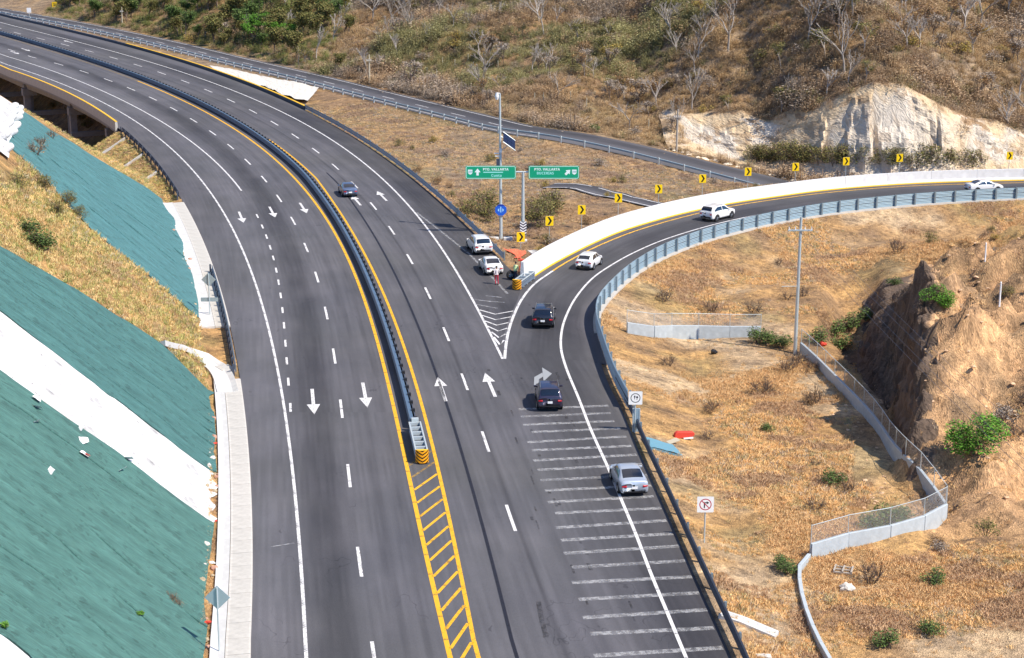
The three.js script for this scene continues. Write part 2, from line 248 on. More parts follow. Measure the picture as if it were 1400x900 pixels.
function soilColor(x, z, h) {                                                   // dry earth, straw and leaf litter, by place and patch; shade painted into the gully
  const d = -z, a = fbm(x * 0.07, z * 0.07, 4, 200), b = fbm(x * 0.35, z * 0.35, 4, 300), c = fbm(x * 0.03, z * 0.03, 3, 400);
  const mix = (p, q, t) => [lerp(p[0], q[0], t), lerp(p[1], q[1], t), lerp(p[2], q[2], t)];
  const straw = [0.80, 0.50, 0.21], tan = [0.68, 0.42, 0.19], litter = [0.44, 0.29, 0.17], earth = [0.84, 0.53, 0.29], grey = [0.46, 0.36, 0.26], olive = [0.34, 0.28, 0.11];
  let col;
  if (d < 232 && x > 0 && nearest(RB, x, z).d > 0) {
    col = mix(straw, tan, sstep(0.4, 0.62, a)); col = mix(col, litter, sstep(0.48, 0.64, b) * 0.7); col = mix(col, grey, sstep(0.47, 0.62, c) * 0.6); col = mix(col, [0.82, 0.63, 0.42], sstep(0.53, 0.66, fbm(x * 0.10 + 3, z * 0.10, 4, 207)) * 0.85); col = mix(col, [0.40, 0.33, 0.15], sstep(0.6, 0.7, fbm(x * 0.13 + 8, z * 0.13, 3, 209)) * 0.5);
    const s = x - bankX(d); const e = sstep(-0.6, 0.8, s + 1.2 * (b - 0.5)) * sstep(98, 112, d) * (1 - sstep(146, 160, d + 12 * (a - 0.5))); const gullyShade = (1 - sstep(-0.5, 0.5, s + 1.5 * (b - 0.5))) * sstep(fenceS(d) + 0.4, fenceS(d) + 1.3, s) * sstep(116, 124, d) * (1 - sstep(160, 178, d)); col = mix(col, [0.17, 0.12, 0.09], gullyShade * 0.9); col = mix(col, earth, e * sstep(0.3, 0.44, b)); col = mix(col, litter, e * (1 - sstep(0.36, 0.44, b)) * 0.8);  // gully ground darkened to stand in for the shade lying there
  } else if (x < xEL(d)) { col = mix(straw, tan, sstep(0.4, 0.6, a)); col = mix(col, olive, sstep(0.5, 0.66, b) * 0.6); }
  else { col = mix([0.50, 0.34, 0.18], litter, sstep(0.36, 0.6, a)); col = mix(col, grey, sstep(0.42, 0.62, c) * 0.8); col = mix(col, straw, sstep(0.58, 0.72, b) * 0.6); col = mix(col, olive, sstep(0.55, 0.7, fbm(x * 0.06 + 40, z * 0.06, 3, 500)) * 0.6); }
  return col;
}
// ---------------------------------------------------------------- asphalt
// u runs across the carriageways in metres from the yellow line, v along the road; wear follows the lanes
const asph = (() => {
  const trk = [[-6.0, 1.3, -0.17], [-5.2, 0.5, -0.07], [-2.3, 0.35, -0.06], [-0.9, 0.3, -0.05], [-9.6, 1.4, 0.06], [4.0, 0.4, -0.05], [5.6, 0.4, -0.04], [8.0, 0.5, -0.06], [10.3, 0.6, -0.07], [12.6, 1.6, -0.2], [15, 1.4, -0.16], [6.0, 0.15, -0.12], [17.5, 1.6, 0.03]];
  return tex(1536, 2048, (u, v) => {
    const m = u * 36 - 12; const n = tfbm(u, v, 10, 5, 11), f = hash3(u * 1536, v * 2048, 7), s = tnoise(u * 1.0, v * 0.06 + 0.013 * u, 192, 23), p = tfbm(u, v, 5, 4, 71);
    let k = 0.405 + 0.10 * (n - 0.5) + 0.055 * (f - 0.5) + 0.05 * (s - 0.5); for (const [c, w, a] of trk) { const q = (m - c) / w; k += a * Math.exp(-q * q) * (0.55 + 0.9 * p) * 0.55; }
    if (Math.abs(tfbm(u, v, 7, 5, 130) - 0.5) < 0.002 && p > 0.55) k -= 0.07;                           // cracks
    const blue = 0.016 + 0.03 * (p - 0.5); return [k - 0.004 + 0.01 * (n - 0.5), k - 0.003, k + blue];
  });
})();
asph.anisotropy = 8;
const asphBump = tex(512, 512, (u, v) => { const f = tnoise(u, v, 256, 5) * 0.6 + tnoise(u, v, 128, 6) * 0.4; return [f, f, f]; }, false);
asphBump.repeat.set(9, 9);
const asphaltM = new THREE.MeshStandardMaterial({ map: asph, color: lin(0.78, 0.775, 0.795), vertexColors: true, roughness: 0.86, bumpMap: asphBump, bumpScale: 0.006 });
function tone(x, z) { const a = 0.9 + 0.34 * (fbm(x * 0.06, z * 0.02, 3, 800) - 0.5) + 0.16 * (fbm(x * 0.4, z * 0.25, 3, 820) - 0.5); const b = fbm(x * 0.05 + 9, z * 0.05, 2, 840) - 0.5; return [a + 0.03 * b, a, a - 0.04 * b]; }
function roadSheet(name, rows, cols, f) { const b = new MB(); b.c = []; b.grid(rows, cols, (s, t) => { const [x, y, z, u, v] = f(s, t); b.c.push(...tone(x, z)); return [x, y, z, u, v]; }); return struct(name, b, asphaltM); }
const highway = roadSheet('highway_road', 300, 26, (s, t) => { const d = 36 + (560 - 36) * s, x0 = xEL(d), x1 = xRight(d), x = lerp(x0, x1, t); return [x, 0, -d, (x - xYL(d) + 12) / 36, d / 64]; });
const rampLeft = curve([[RL[4][0] - 0.5, RL[4][1]], ...RL.filter((p, i) => i > 12 && i < 30 && i % 6 === 0).map(p => [p[0] - 0.3, p[1]]), ...WB.filter((p, i) => i % 8 === 0)], 1.2);
const rampRight = curve(RB.filter(p => p[1] < -140).filter((p, i) => i % 6 === 0), 1.2);
const at = (c, t) => { const k = clamp(t) * (c.length - 1), i = Math.min(c.length - 2, Math.floor(k)), q = k - i; return [lerp(c[i][0], c[i + 1][0], q), lerp(c[i][1], c[i + 1][1], q), lerp(c[i][2] || 0, c[i + 1][2] || 0, q)]; };
const ramp = roadSheet('ramp_road', 140, 10, (s, t) => { const a = at(rampLeft, s), b = at(rampRight, s); return [lerp(a[0], b[0], t), 0.005, lerp(a[1], b[1], t), (21.5 + 8 * t) / 36, 2.2 + s * 2.4]; });
const farRoad = roadSheet('far_road', 260, 6, (s, t) => { const a = at(NE, s), b = at(FE, s); return [lerp(a[0], b[0], t), farH(a[0]), lerp(a[1], b[1], t), (1 + 7 * t) / 36, s * 7]; });
const lane = [[3.62, -221.75, -0.6], [8.05, -219.31, -0.7], [12.32, -215.50, -0.8], [16.38, -210.92, -0.9], [19.62, -208.44, -1.2]];
const trackC = curve(lane, 1.5);
const track = roadSheet('service_track', 30, 3, (s, t) => { const a = at(trackC, s), b = at(offset(trackC, -4.2), s), x = lerp(a[0], b[0], t), z = lerp(a[1], b[1], t); return [x, gy(x, z) + 0.15, z, (3 + 4 * t) / 36, s]; });
// ---------------------------------------------------------------- painted markings, each its own piece of the road
const wornAlpha = tex(512, 512, (u, v) => { const n = tfbm(u, v, 10, 5, 301), f = tnoise(u, v, 128, 44); const k = 0.3 + 0.68 * sstep(0.30, 0.44, n * 0.7 + f * 0.3); return [k, k, k]; }, false);
const veryWornAlpha = tex(512, 512, (u, v) => { const n = tfbm(u, v, 12, 5, 331), f = tnoise(u, v, 150, 47); const k = 0.10 + 0.42 * sstep(0.40, 0.64, n * 0.65 + f * 0.35); return [k, k, k]; }, false);
const alphaMat = (c, a, rough = 0.7) => new THREE.MeshStandardMaterial({ color: c, alphaMap: a, transparent: true, roughness: rough });
const PM = { white: alphaMat(lin(0.72, 0.72, 0.73), wornAlpha), yellow: alphaMat(lin(0.80, 0.43, 0.02), wornAlpha), worn: alphaMat(lin(0.60, 0.61, 0.63), veryWornAlpha), tar: alphaMat(lin(0.012, 0.013, 0.022), wornAlpha, 0.6), faintYellow: alphaMat(lin(0.62, 0.38, 0.07), veryWornAlpha), fadedArrow: new THREE.MeshStandardMaterial({ color: lin(0.30, 0.32, 0.34), roughness: 0.8 }), patch: alphaMat(lin(0.03, 0.03, 0.034), veryWornAlpha, 0.9) };
const PY = 0.010;
function ribbon(name, mat, parent, pts, w, y = PY) {                            // pts [x, z(, y)] along the middle
  const b = new MB(), a = offset(pts, -w / 2), c = offset(pts, w / 2); let s = 0;
  pts.forEach((p, i) => { if (i) s += Math.hypot(p[0] - pts[i - 1][0], p[1] - pts[i - 1][1]); const yy = typeof y === 'function' ? y(p[0], p[1]) : y; b.v(a[i][0], yy, a[i][1], 0.13 * (parent.children.length % 7), s / 3); b.v(c[i][0], yy, c[i][1], 0.13 * (parent.children.length % 7) + w / 3, s / 3); if (i) b.quad(i * 2 - 2, i * 2 - 1, i * 2 + 1, i * 2); });
  return part(name, b, mat, parent);
}
const span = (f, d0, d1, st = 4) => { const o = []; const n = Math.max(1, Math.ceil((d1 - d0) / st)); for (let i = 0; i <= n; i++) { const d = lerp(d0, d1, i / n); o.push([f(d), -d]); } return o; };
ribbon('edge_line', PM.white, highway, span(xWL, 60, 520), 0.2);
ribbon('edge_line', PM.white, highway, span(xAX, 219, 520), 0.2);
ribbon('edge_line', PM.yellow, highway, span(xYL, 60, 330), 0.27);
ribbon('edge_line', PM.faintYellow, highway, span(xYL, 330, 540), 0.22);
ribbon('edge_line', PM.yellow, highway, span(xYR, 60, 260), 0.24);
ribbon('edge_line', PM.white, highway, span(xWR, 142.6, 540), 0.21);
ribbon('tar_seam', PM.tar, highway, span(xBK, 60, 232), 0.2);
// lane dashes, 15 m apart
function dashes(f, list, len, w) { for (const d of list) ribbon('lane_dash', PM.white, highway, span(f, d - len / 2, d + len / 2, 2.5), w, PY); }
const series = (d, step, end) => { const o = []; for (; d < end; d += step) o.push(d); return o; };
dashes(xDL, [85.4, 98.8, 113.9, 128.9, 143.5, 157.9, 172.2, 185.9, 200.2, 213.9, 227.2, ...series(240.6, 12.95, 440)], 4.6, 0.2);
dashes(xDR, [106, 121.1, 136, 150.5, 165.5, 180.3, 194.9, 209, 223, 236.6, 250, ...series(263.4, 13.1, 470)], 4.6, 0.2);
dashes(xAX, [129.2, 136, 142, 147.5, 153.5, 159, 164.6, 170, 175.2, 180.8, 186, 191.5, 197, 203], 2.2, 0.18);
ribbon('lane_dash', PM.patch, highway, [[1.80, -88.21], [1.61, -90.28], [1.45, -92.94]], 0.28);
{ const r = RNG(414); for (let i = 0; i < 34; i++) { const d = lerp(88, 140, r()), x = lerp(xDR(d) + 1.0, nearBarrierX(d) - 2.6, Math.pow(r(), 0.8)), l = 0.5 + 2.2 * r() * r(); ribbon('tyre_mark', PM.patch, highway, [[x, -d], [x - 0.11 * l, -d - l]], 0.09 + 0.16 * r(), 0.0075); } }
// arrows
function arrow(x, z, turn, L = 6.6, parent = highway, mat = PM.white) {          // points along -z before turning
  const b = new MB(), c = Math.cos(turn), s = Math.sin(turn), q = (a, e) => [x + a * c + e * s, PY, z - a * s + e * c, a, e];
  b.face(q(-0.13, L / 2), q(0.13, L / 2), q(0.13, -L * 0.12), q(-0.13, -L * 0.12)); b.face(q(-0.5, -L * 0.12), q(0.5, -L * 0.12), q(0, -L / 2)); return part('lane_arrow', b, mat, parent);
}
const roadTurn = d => Math.atan2(-(xYL(d + 3) - xYL(d - 3)), 6);
for (const [x, z] of [[-5.40, -134.03], [-1.70, -135.22], [-15.65, -215.52], [-18.49, -212.66], [-97.21, -401.10]]) arrow(x, z, roadTurn(-z));
for (const [x, z] of [[-14.94, -130.75], [-11.18, -132.46], [-30.67, -202.34], [-27.54, -205.38], [-24.25, -207.83], [-102.12, -384.20], [-102.89, -378.40]]) arrow(x, z, roadTurn(-z) + Math.PI);
{ const [x, z] = [2.41, -137.05], b = new MB(), y = 0.014; const q = (a, e) => [x + a, y, z - e, a, e];             // bent arrow towards the ramp
  b.face(q(-0.72, -2.4), q(-0.38, -2.4), q(-0.30, -0.4), q(-0.66, 0.2)); b.face(q(-0.66, 0.2), q(-0.30, -0.4), q(0.05, 0.4), q(0.0, 1.5)); b.face(q(0.0, 3.0), q(0.05, -1.0), q(0.75, 1.2)); part('lane_arrow', b, PM.fadedArrow, highway); }
// yellow hatching ahead of the median
for (let d = 82; d < 117; d += 2.42) ribbon('hatch_bar', d > 112 ? PM.faintYellow : PM.yellow, highway, [[xYL(d) + 0.13, -d], [xYR(d + 3.2) - 0.13, -d - 3.2]], 0.2);
// faded rumble bars across the exit lane
for (const p of [[[0.49, -128.70], [7.19, -129.63]], [[0.64, -126.90], [7.26, -127.79]], [[0.79, -124.96], [7.42, -125.84]], [[1.40, -123.25], [7.75, -124.10]], [[1.07, -120.93], [8.05, -122.24]], [[1.36, -119.16], [8.28, -120.12]], [[1.44, -116.97], [8.51, -118.21]], [[1.71, -115.01], [8.77, -116.21]], [[1.87, -112.96], [8.95, -113.97]], [[2.13, -110.97], [9.05, -111.96]], [[2.27, -108.78], [9.08, -109.87]], [[2.69, -106.80], [9.38, -107.72]], [[2.68, -104.26], [9.52, -105.52]], [[2.94, -102.18], [9.73, -103.27]], [[3.05, -100.06], [9.95, -101.23]], [[3.46, -97.91], [10.13, -98.92]], [[3.38, -95.63], [10.23, -96.49]], [[3.67, -93.24], [10.42, -94.16]], [[3.82, -90.76], [10.62, -91.84]], [[4.13, -88.67], [10.72, -89.42]], [[4.20, -85.96], [10.91, -86.94]], [[4.39, -83.57], [11.08, -84.49]]])
  ribbon('rumble_bar', PM.worn, highway, [p[0], [(p[0][0] + p[1][0]) / 2, (p[0][1] + p[1][1]) / 2], p[1]], 0.46, 0.009);
// ramp lines: white at the nose, yellow beside the parapet
const cutI = RL.findIndex(p => p[0] > 3.9);
ribbon('edge_line', PM.white, ramp, RL.slice(0, cutI + 1), 0.24, 0.015);
ribbon('edge_line', PM.yellow, ramp, RL.slice(cutI), 0.22, 0.015);
ribbon('edge_line', PM.white, ramp, RR, 0.2, 0.015);
// gore chevrons
for (const p of [[[-1.56, -149.54], [-1.01, -146.99], [-0.68, -148.46]], [[-1.76, -151.25], [-1.12, -149.30], [-0.56, -150.52]], [[-2.17, -153.26], [-1.20, -151.50], [-0.41, -152.50]], [[-2.41, -155.05], [-1.34, -153.51], [-0.32, -154.41]], [[-2.67, -157.02], [-1.45, -155.44], [-0.10, -156.49]], [[-2.93, -159.03], [-1.50, -157.41], [0.13, -158.62]], [[-3.24, -161.09], [-1.32, -159.57]]]) ribbon('gore_chevron', p.length > 2 ? PM.white : PM.worn, highway, p, 0.2, 0.018);
for (const p of [[[-3.54, -163.06], [-1.88, -162.07]], [[-2.45, -164.50], [-0.95, -163.77]], [[-3.03, -162.63], [-0.67, -161.79]]]) ribbon('gore_chevron', PM.worn, highway, p, 0.22, 0.018);
ribbon('edge_line', PM.worn, highway, [[-10.89, -204.94], [-7.55, -193.71], [-4.52, -183.24], [-2.29, -173.79], [-0.41, -165.22]], 0.24);
ribbon('shoulder_mark', PM.worn, highway, [[-14.32, -101.11], [-13.42, -101.53], [-13.00, -101.70]], 0.12);
// far road lines
ribbon('edge_line', PM.white, farRoad, offset(NE, -1.0), 0.16, x => farH(x) + PY);
ribbon('edge_line', PM.white, farRoad, offset(NE, -7.3), 0.16, x => farH(x) + PY);
{ const c = offset(NE, -4.2); for (let i = 4; i + 3 < c.length; i += 8) ribbon('lane_dash', PM.white, farRoad, c.slice(i, i + 4), 0.16, x => farH(x) + PY); }
ribbon('edge_line', PM.white, track, offset(trackC, -0.4), 0.2, (x, z) => gy(x, z) + 0.18);
ribbon('edge_line', PM.white, track, offset(trackC, -3.6), 0.2, (x, z) => gy(x, z) + 0.18);
// ---------------------------------------------------------------- cut slope on the left: geotextile and white sheeting laid down the fall line
const uv2 = (d, u) => { const x = xEL(d) - GUT - u; return [x, -d]; };
const toUD = p => { const d = -p[1]; return [xEL(d) - GUT - p[0], d]; };
const weave = tex(1024, 1024, (u, v) => { const s = tnoise(u * 1.0, v * 0.10, 256, 501), s2 = tnoise(u * 1.0, v * 0.05, 64, 502), n = tfbm(u, v, 6, 5, 503), f = hash3(u * 1024, v * 1024, 504); const k = 0.78 + 0.15 * (s - 0.5) + 0.10 * (s2 - 0.5) + 0.22 * (n - 0.5) + 0.14 * (f - 0.5); const sp = tnoise(u, v, 200, 507), w = (s > 0.93 && n > 0.52 ? 0.10 : 0) + (sp > 0.972 && n > 0.5 ? 0.35 : 0) - (tfbm(u, v, 14, 3, 509) < 0.3 ? 0.09 : 0); return [k * 0.98 + w + 0.05 * (n - 0.5), k + w, k + w]; });
const sheetM = [[0.125, 0.34, 0.36], [0.105, 0.285, 0.275], [0.12, 0.30, 0.265]].map(c => new THREE.MeshStandardMaterial({ color: lin(...c), map: weave, bumpMap: weave, bumpScale: 0.05, roughness: 0.8 }));
const whiteSheetM = new THREE.MeshStandardMaterial({ color: lin(0.74, 0.74, 0.75), map: (() => { const t = tex(512, 512, (u, v) => { const n = tfbm(u, v, 5, 5, 611), s = tnoise(u, v * 0.15, 48, 613); const m = tfbm(u, v, 18, 4, 617); const k = 0.94 + 0.10 * (n - 0.5) + 0.05 * (s - 0.5) - (n < 0.36 ? (0.36 - n) * 0.9 : 0) - (m < 0.3 ? (0.3 - m) * 1.6 : 0); return [k, k, k * 0.995]; }); return t; })(), roughness: 0.75, bumpMap: gritBump, bumpScale: 0.05 });
// lo, hi: ground points of the near and the far border from the foot (or wherever it starts) up the slope
function sheet(name, label, category, mat, lo, hi, lift, seed, umax) {
  const L = lo.map(toUD).sort((a, b) => a[0] - b[0]), H = hi.map(toUD).sort((a, b) => a[0] - b[0]); const um = umax ?? Math.max(L[L.length - 1][0], H[H.length - 1][0]) + 3;
  const b = new MB(), nu = Math.round(um / 0.45), nv = 34; const edge = [];
  const pt = (s, t) => {
    const u = -0.12 + (um + 0.12) * s + 0.35 * (vnoise(t * 9, seed, 3) - 0.5) * (s < 0.02 ? 1.6 : 0); const wob = (fbm(u * 0.5, seed, 3, 12) - 0.5) * 0.9;
    const d = lerp(pl(L, u) + wob, pl(H, u) + wob * 0.6, t), [x, z] = uv2(d, u);
    const fold = 0.13 * (fbm(u * 0.18 + seed, d * 0.9, 3, 51) - 0.3) + 0.06 * Math.sin(d * 3.1 + 2.0 * vnoise(u * 0.2, d * 0.4, 2)) + 0.09 * (fbm(u * 0.9, d * 0.9, 3, 52) - 0.3); const e = Math.min(t, 1 - t) * (nv) < 1 ? 0 : 1;
    return [x, Math.max(gy(x, z), -0.05) + lift + (e ? fold : 0.01), z, d / 6, u / 6];
  };
  b.grid(nu, nv, pt);
  // turned-down hem all round gives the cloth its edge
  for (const t of [0, 1]) { const k0 = b.p.length / 3; for (let i = 0; i <= nu; i++) { const q = pt(i / nu, t); b.v(...q); b.v(q[0], q[1] - lift - 0.25, q[2], q[3], q[4]); if (i) { const a = k0 + i * 2; b.quad(a - 2, a - 1, a + 1, a); } } }
  const root = single(name, label, category, b, mat);
  if (mat !== whiteSheetM) for (let k = 1; k < 7; k++) { const t = k / 7 + 0.04 * (hash3(k, seed, 3) - 0.5), q = new MB(), path = []; for (let i = 0; i <= nu; i += 2) { const p = pt(i / nu, t); path.push([p[0], p[1], p[2]]); } q.sweep([[-0.07, -0.05], [0.07, -0.05], [0.06, 0.045], [-0.05, 0.03]], path); part('seam', q, mat, root); }
  return root;
}
const lo1 = [[-28.14, -155.18], [-32.28, -156.51], [-36.74, -157.16], [-41.01, -160.94], [-44.62, -164.09]], hi1 = [[-40.10, -211.63], [-43.82, -215.03], [-48.84, -211.13], [-53.48, -209.97]];
sheet('geotextile_sheet', 'teal geotextile sheet on the slope beside the viaduct', 'sheet', sheetM[0], lo1, [...hi1, [hi1[3][0] - 8, hi1[3][1] - 1]], 0.16, 1, 16.6);
const hi2 = [[-22.84, -132.70], [-26.97, -136.21], [-28.80, -135.80], [-33.14, -133.60], [-37.41, -130.04]];
sheet('geotextile_sheet', 'teal geotextile sheet between the dry grass strip and the white strip', 'sheet', sheetM[1], [[-19.89, -114.26], [-24.16, -114.63], [-28.92, -115.26], [-33.78, -116.32]], hi2, 0.16, 2, 30);
sheet('white_sheet', 'white sheet strip running down the slope between two teal sheets', 'sheet', whiteSheetM, [[-17.88, -104.44], [-22.43, -105.62], [-26.65, -105.36], [-30.97, -105.75]], [[-19.83, -114.47], [-24.16, -114.63], [-28.92, -115.26], [-33.78, -116.32]], 0.10, 3, 30);
const lo3 = [[-21.55, -74.27], [-22.68, -74.48]]; const foot3 = toUD(lo3[0]);
sheet('geotextile_sheet', 'large teal geotextile sheet with weeds growing through it', 'sheet', sheetM[2], [uv2(foot3[1] - 6, 0), ...lo3], [[-18.01, -104.69], [-22.43, -105.62], [-26.65, -105.36], [-30.97, -105.75]], 0.16, 4, 30);
sheet('white_sheet', 'white sheet below the large teal geotextile sheet', 'sheet', whiteSheetM, [uv2(55, 0), uv2(55, 20)], [uv2(foot3[1] - 6, 0), ...lo3], 0.10, 5, 30);
// white sandbags and sheet at the top of the far teal sheet, and a blue-green sheet behind them
{
  const b = new MB(), d0 = 158, d1 = 209; b.grid(40, 14, (s, t) => { const d = lerp(d0, d1, s), u = lerp(15.9 + 0.9 * vnoise(s * 14, 2, 3), 28, t), [x, z] = uv2(d, u); return [x, gy(x, z) + 0.25 + 0.22 * fbm(s * 6, t * 3, 2, 9), z, s * 5, t * 3]; });
  single('white_sheet', 'crumpled white sheet at the top of the teal sheet beside the viaduct', 'sheet', b, whiteSheetM);
  const bagG = (() => { const g = new THREE.SphereGeometry(1, 14, 10); const p = g.attributes.position; for (let i = 0; i < p.count; i++) { const x = p.getX(i), y = p.getY(i), z = p.getZ(i); const q = 1 + 0.12 * (fbm(x * 2 + 5, z * 2 + y, 2, 7) - 0.5); p.setXYZ(i, Math.sign(x) * Math.pow(Math.abs(x), 0.7) * 0.62 * q, Math.sign(y) * Math.pow(Math.abs(y), 0.8) * 0.3 * q, Math.sign(z) * Math.pow(Math.abs(z), 0.7) * 0.42 * q); } g.computeVertexNormals(); return g; })();
  const P = []; for (let k = 0; k < 11; k++) P.push(uv2(160 + k * 4.4, 16.3 + 0.5 * (k % 2)));
  P.forEach(([x, z], i) => { const s = single('sandbag', 'white sandbag in the row on top of the teal sheet', 'sandbag', bagG, whiteSheetM, 'sandbags at the head of the teal sheet'); s.position.set(x, gy(x, z) + 0.55, z); s.rotation.set(0.1 * Math.sin(i * 3), 0.5 + 0.4 * Math.sin(i * 5.1), 0.5); s.scale.setScalar(1.15); });
}
// cloth scraps pegged to the large sheet
{
  const scrapG = new MB(); scrapG.grid(5, 4, (s, t) => [lerp(-0.32, 0.32, s) * (0.5 + 0.5 * t), 0.05 + 0.10 * fbm(s * 3, t * 3, 2, 4), lerp(-0.26, 0.26, t)]); const sg = scrapG.geo();
  const flapG = new MB(); flapG.grid(3, 3, (s, t) => [lerp(0.05, 0.36, s), 0.13 + 0.05 * t, lerp(-0.05, 0.26, t)]); const fg = flapG.geo();
  const P = [[-28.64, -104.87], [-28.29, -103.58], [-27.67, -101.11], [-26.09, -105.14], [-25.57, -103.37], [-25.18, -101.44], [-23.39, -105.30], [-23.29, -102.89], [-25.52, -95.36]];
  P.forEach(([x, z], i) => { const red = i === 2 || i === 5; const t = thing('cloth_scrap', red ? 'white and red cloth scrap pegged on the large teal sheet' : 'white cloth scrap pegged on the large teal sheet', 'cloth', [x, gy(x, z) + 0.26, z], i * 1.3, red ? 'red and white scraps on the teal sheet' : 'white scraps on the teal sheet'); t.rotation.z = -0.6; part('cloth', sg, M.white, t); if (red) part('red_flap', fg, M.red, t); });
}
// concrete gutter: pale strip and grey slabs beside the asphalt
function gutter(name, label, d0, d1, wPale, pale = true) {
  const g = thing(name, label, 'gutter'); const st = 2.0;
  for (let d = d0; d < d1 - 0.3; d += st) {
    const e = Math.min(d1, d + st - 0.035), b = new MB(), c = [d, (d + e) / 2, e];
    b.sweep([[-1.28, -0.05], [0.02, -0.05], [0.02, 0.10], [-0.08, 0.13], [-1.15, 0.09], [-1.28, 0.12]], c.map(q => [xEL(q), 0.012 * (hash3(d * 10, 1, 1) - 0.5), -q])); part('slab', b, M.concrete, g);
  }
  if (pale) { const b = new MB(), c = []; for (let d = d0; d <= d1; d += 2) c.push([xEL(d), 0, -d]); b.sweep([[-1.31 - wPale, -0.1], [-1.31, -0.1], [-1.31, 0.14], [-1.31 - wPale * 0.5, 0.11], [-1.31 - wPale, 0.2]], c); part('apron', b, M.paleConcrete, g); }
  return g;
}
gutter('concrete_gutter', 'pale concrete gutter along the foot of the large teal sheet', 50, 136.5, 0.75);
gutter('concrete_gutter', 'wide white concrete gutter beside the sheet next to the viaduct', 153, 211, 1.35);
{ const b = new MB(), c = curve([[-27.38, -136.34], [-26.89, -137.86], [-26.19, -140.16], [-25.30, -140.96], [-24.33, -140.23], [-23.14, -137.50], [-21.95, -132.70]], 0.8).map(([x, z]) => [x, gy(x, z) + 0.16, z]); b.sweep([[-1.1, -0.3], [0.5, -0.3], [0.5, 0.16], [0.2, 0.06], [-0.7, 0.02], [-1.1, 0.2]], c); single('concrete_swale', 'curved white concrete swale from the teal sheet to the gutter', 'drain', b, M.paleConcrete); }
{ const b = new MB(), c = [[-23.29, -139.17], [-22.33, -139.80]].map(([x, z]) => [x, gy(x, z) + 0.1, z]); b.sweep([[-0.9, -0.2], [0.6, -0.2], [0.6, 0.12], [-0.9, 0.12]], c); single('concrete_headwall', 'short pale concrete slab at the end of the swale beside the guardrail', 'drain', b, M.concrete); }
// chutes on the abutment slope
for (const [d, len, l] of [[262, 9, 'pale concrete chute on the abutment slope next to the viaduct'], [247, 8.5, 'middle pale concrete chute down the abutment slope'], [233, 6, 'short pale concrete chute on the abutment slope by the guardrail end']]) {
  const a = [xEL(d) - 0.7, -d], c = [xEL(d) - 0.7 - len, -d + 1.5];
  const b = new MB(), n = 8, path = []; for (let i = 0; i <= n; i++) { const x = lerp(a[0], c[0], i / n), z = lerp(a[1], c[1], i / n); path.push([x, gy(x, z) + 0.12, z]); }
  b.sweep([[-0.45, -0.3], [0.45, -0.3], [0.45, 0.14], [0.3, 0.14], [0.2, 0.03], [-0.2, 0.03], [-0.3, 0.14], [-0.45, 0.14]], path); single('drain_chute', l, 'drain', b, M.paleConcrete);
}
// rubble along the foot of the sheets
const rockG = [1, 2, 3].map(s => { const g = mergeVertices(new THREE.IcosahedronGeometry(1, 1).deleteAttribute('uv').deleteAttribute('normal')); const p = g.attributes.position; for (let i = 0; i < p.count; i++) { const q = 0.7 + 0.6 * hash3(i, s, 99); p.setXYZ(i, p.getX(i) * q, p.getY(i) * q * 0.7, p.getZ(i) * q); } const f = g.toNonIndexed(); f.computeVertexNormals(); return f; });
const rockM = [std(lin(0.62, 0.58, 0.52), 0.95), std(lin(0.50, 0.28, 0.20), 0.95), std(lin(0.45, 0.36, 0.24), 0.95)];
{ const r = RNG(5); for (let i = 0; i < 46; i++) { const near = i < 30, d = near ? lerp(86, 128, r()) : lerp(150, 200, r()), x = xEL(d) - 2.1 - r() * 0.8, z = -d; const s = single('rubble_stone', near ? 'small loose stone at the foot of the large sheets beside the gutter' : 'small loose stone at the foot of the far teal sheet', 'stone', rockG[i % 3], rockM[(r() * 3) | 0], near ? 'stones by the near gutter' : 'stones by the far gutter'); s.position.set(x, gy(x, z) + 0.16, z); s.scale.setScalar(0.08 + 0.16 * r()); s.rotation.set(r() * 6, r() * 6, 0); } }
{ const r = RNG(15); [[-20.68, -111.17], [-19.41, -105.23], [-18.26, -98.34], [-17.08, -89.94], [-21.27, -126.23], [-20.20, -120.33]].forEach(([x, z], i) => { const s = single('litter_rag', 'red rag of litter at the edge of the teal sheets', 'litter', rockG[i % 3], i % 2 ? M.red : M.white, 'litter at the sheet edge'); s.position.set(xEL(-z) - 2.3, 0.12, z); s.scale.set(0.22, 0.08, 0.16); s.rotation.y = r() * 6; }); }
// ---------------------------------------------------------------- guardrails, railings, walls
const wave = (s, h = 0.31) => [[0, 0], [0.075 * s, 0.05], [0.075 * s, 0.11], [0.01 * s, 0.155], [0.075 * s, 0.2], [0.075 * s, 0.26], [0, h], [-0.012 * s, h], [0.06 * s, 0.255], [0.06 * s, 0.205], [-0.006 * s, 0.155], [0.06 * s, 0.105], [0.06 * s, 0.055], [-0.012 * s, 0]].map(p => [p[0], p[1]]);
function resample(path, step) { const c = new THREE.CatmullRomCurve3(path.map(p => new THREE.Vector3(p[0], 0, p[1])), false, 'centripetal'); c.arcLengthDivisions = 1200; const n = Math.max(1, Math.round(c.getLength() / step)); return c.getSpacedPoints(n).map(v => [v.x, v.z]); }
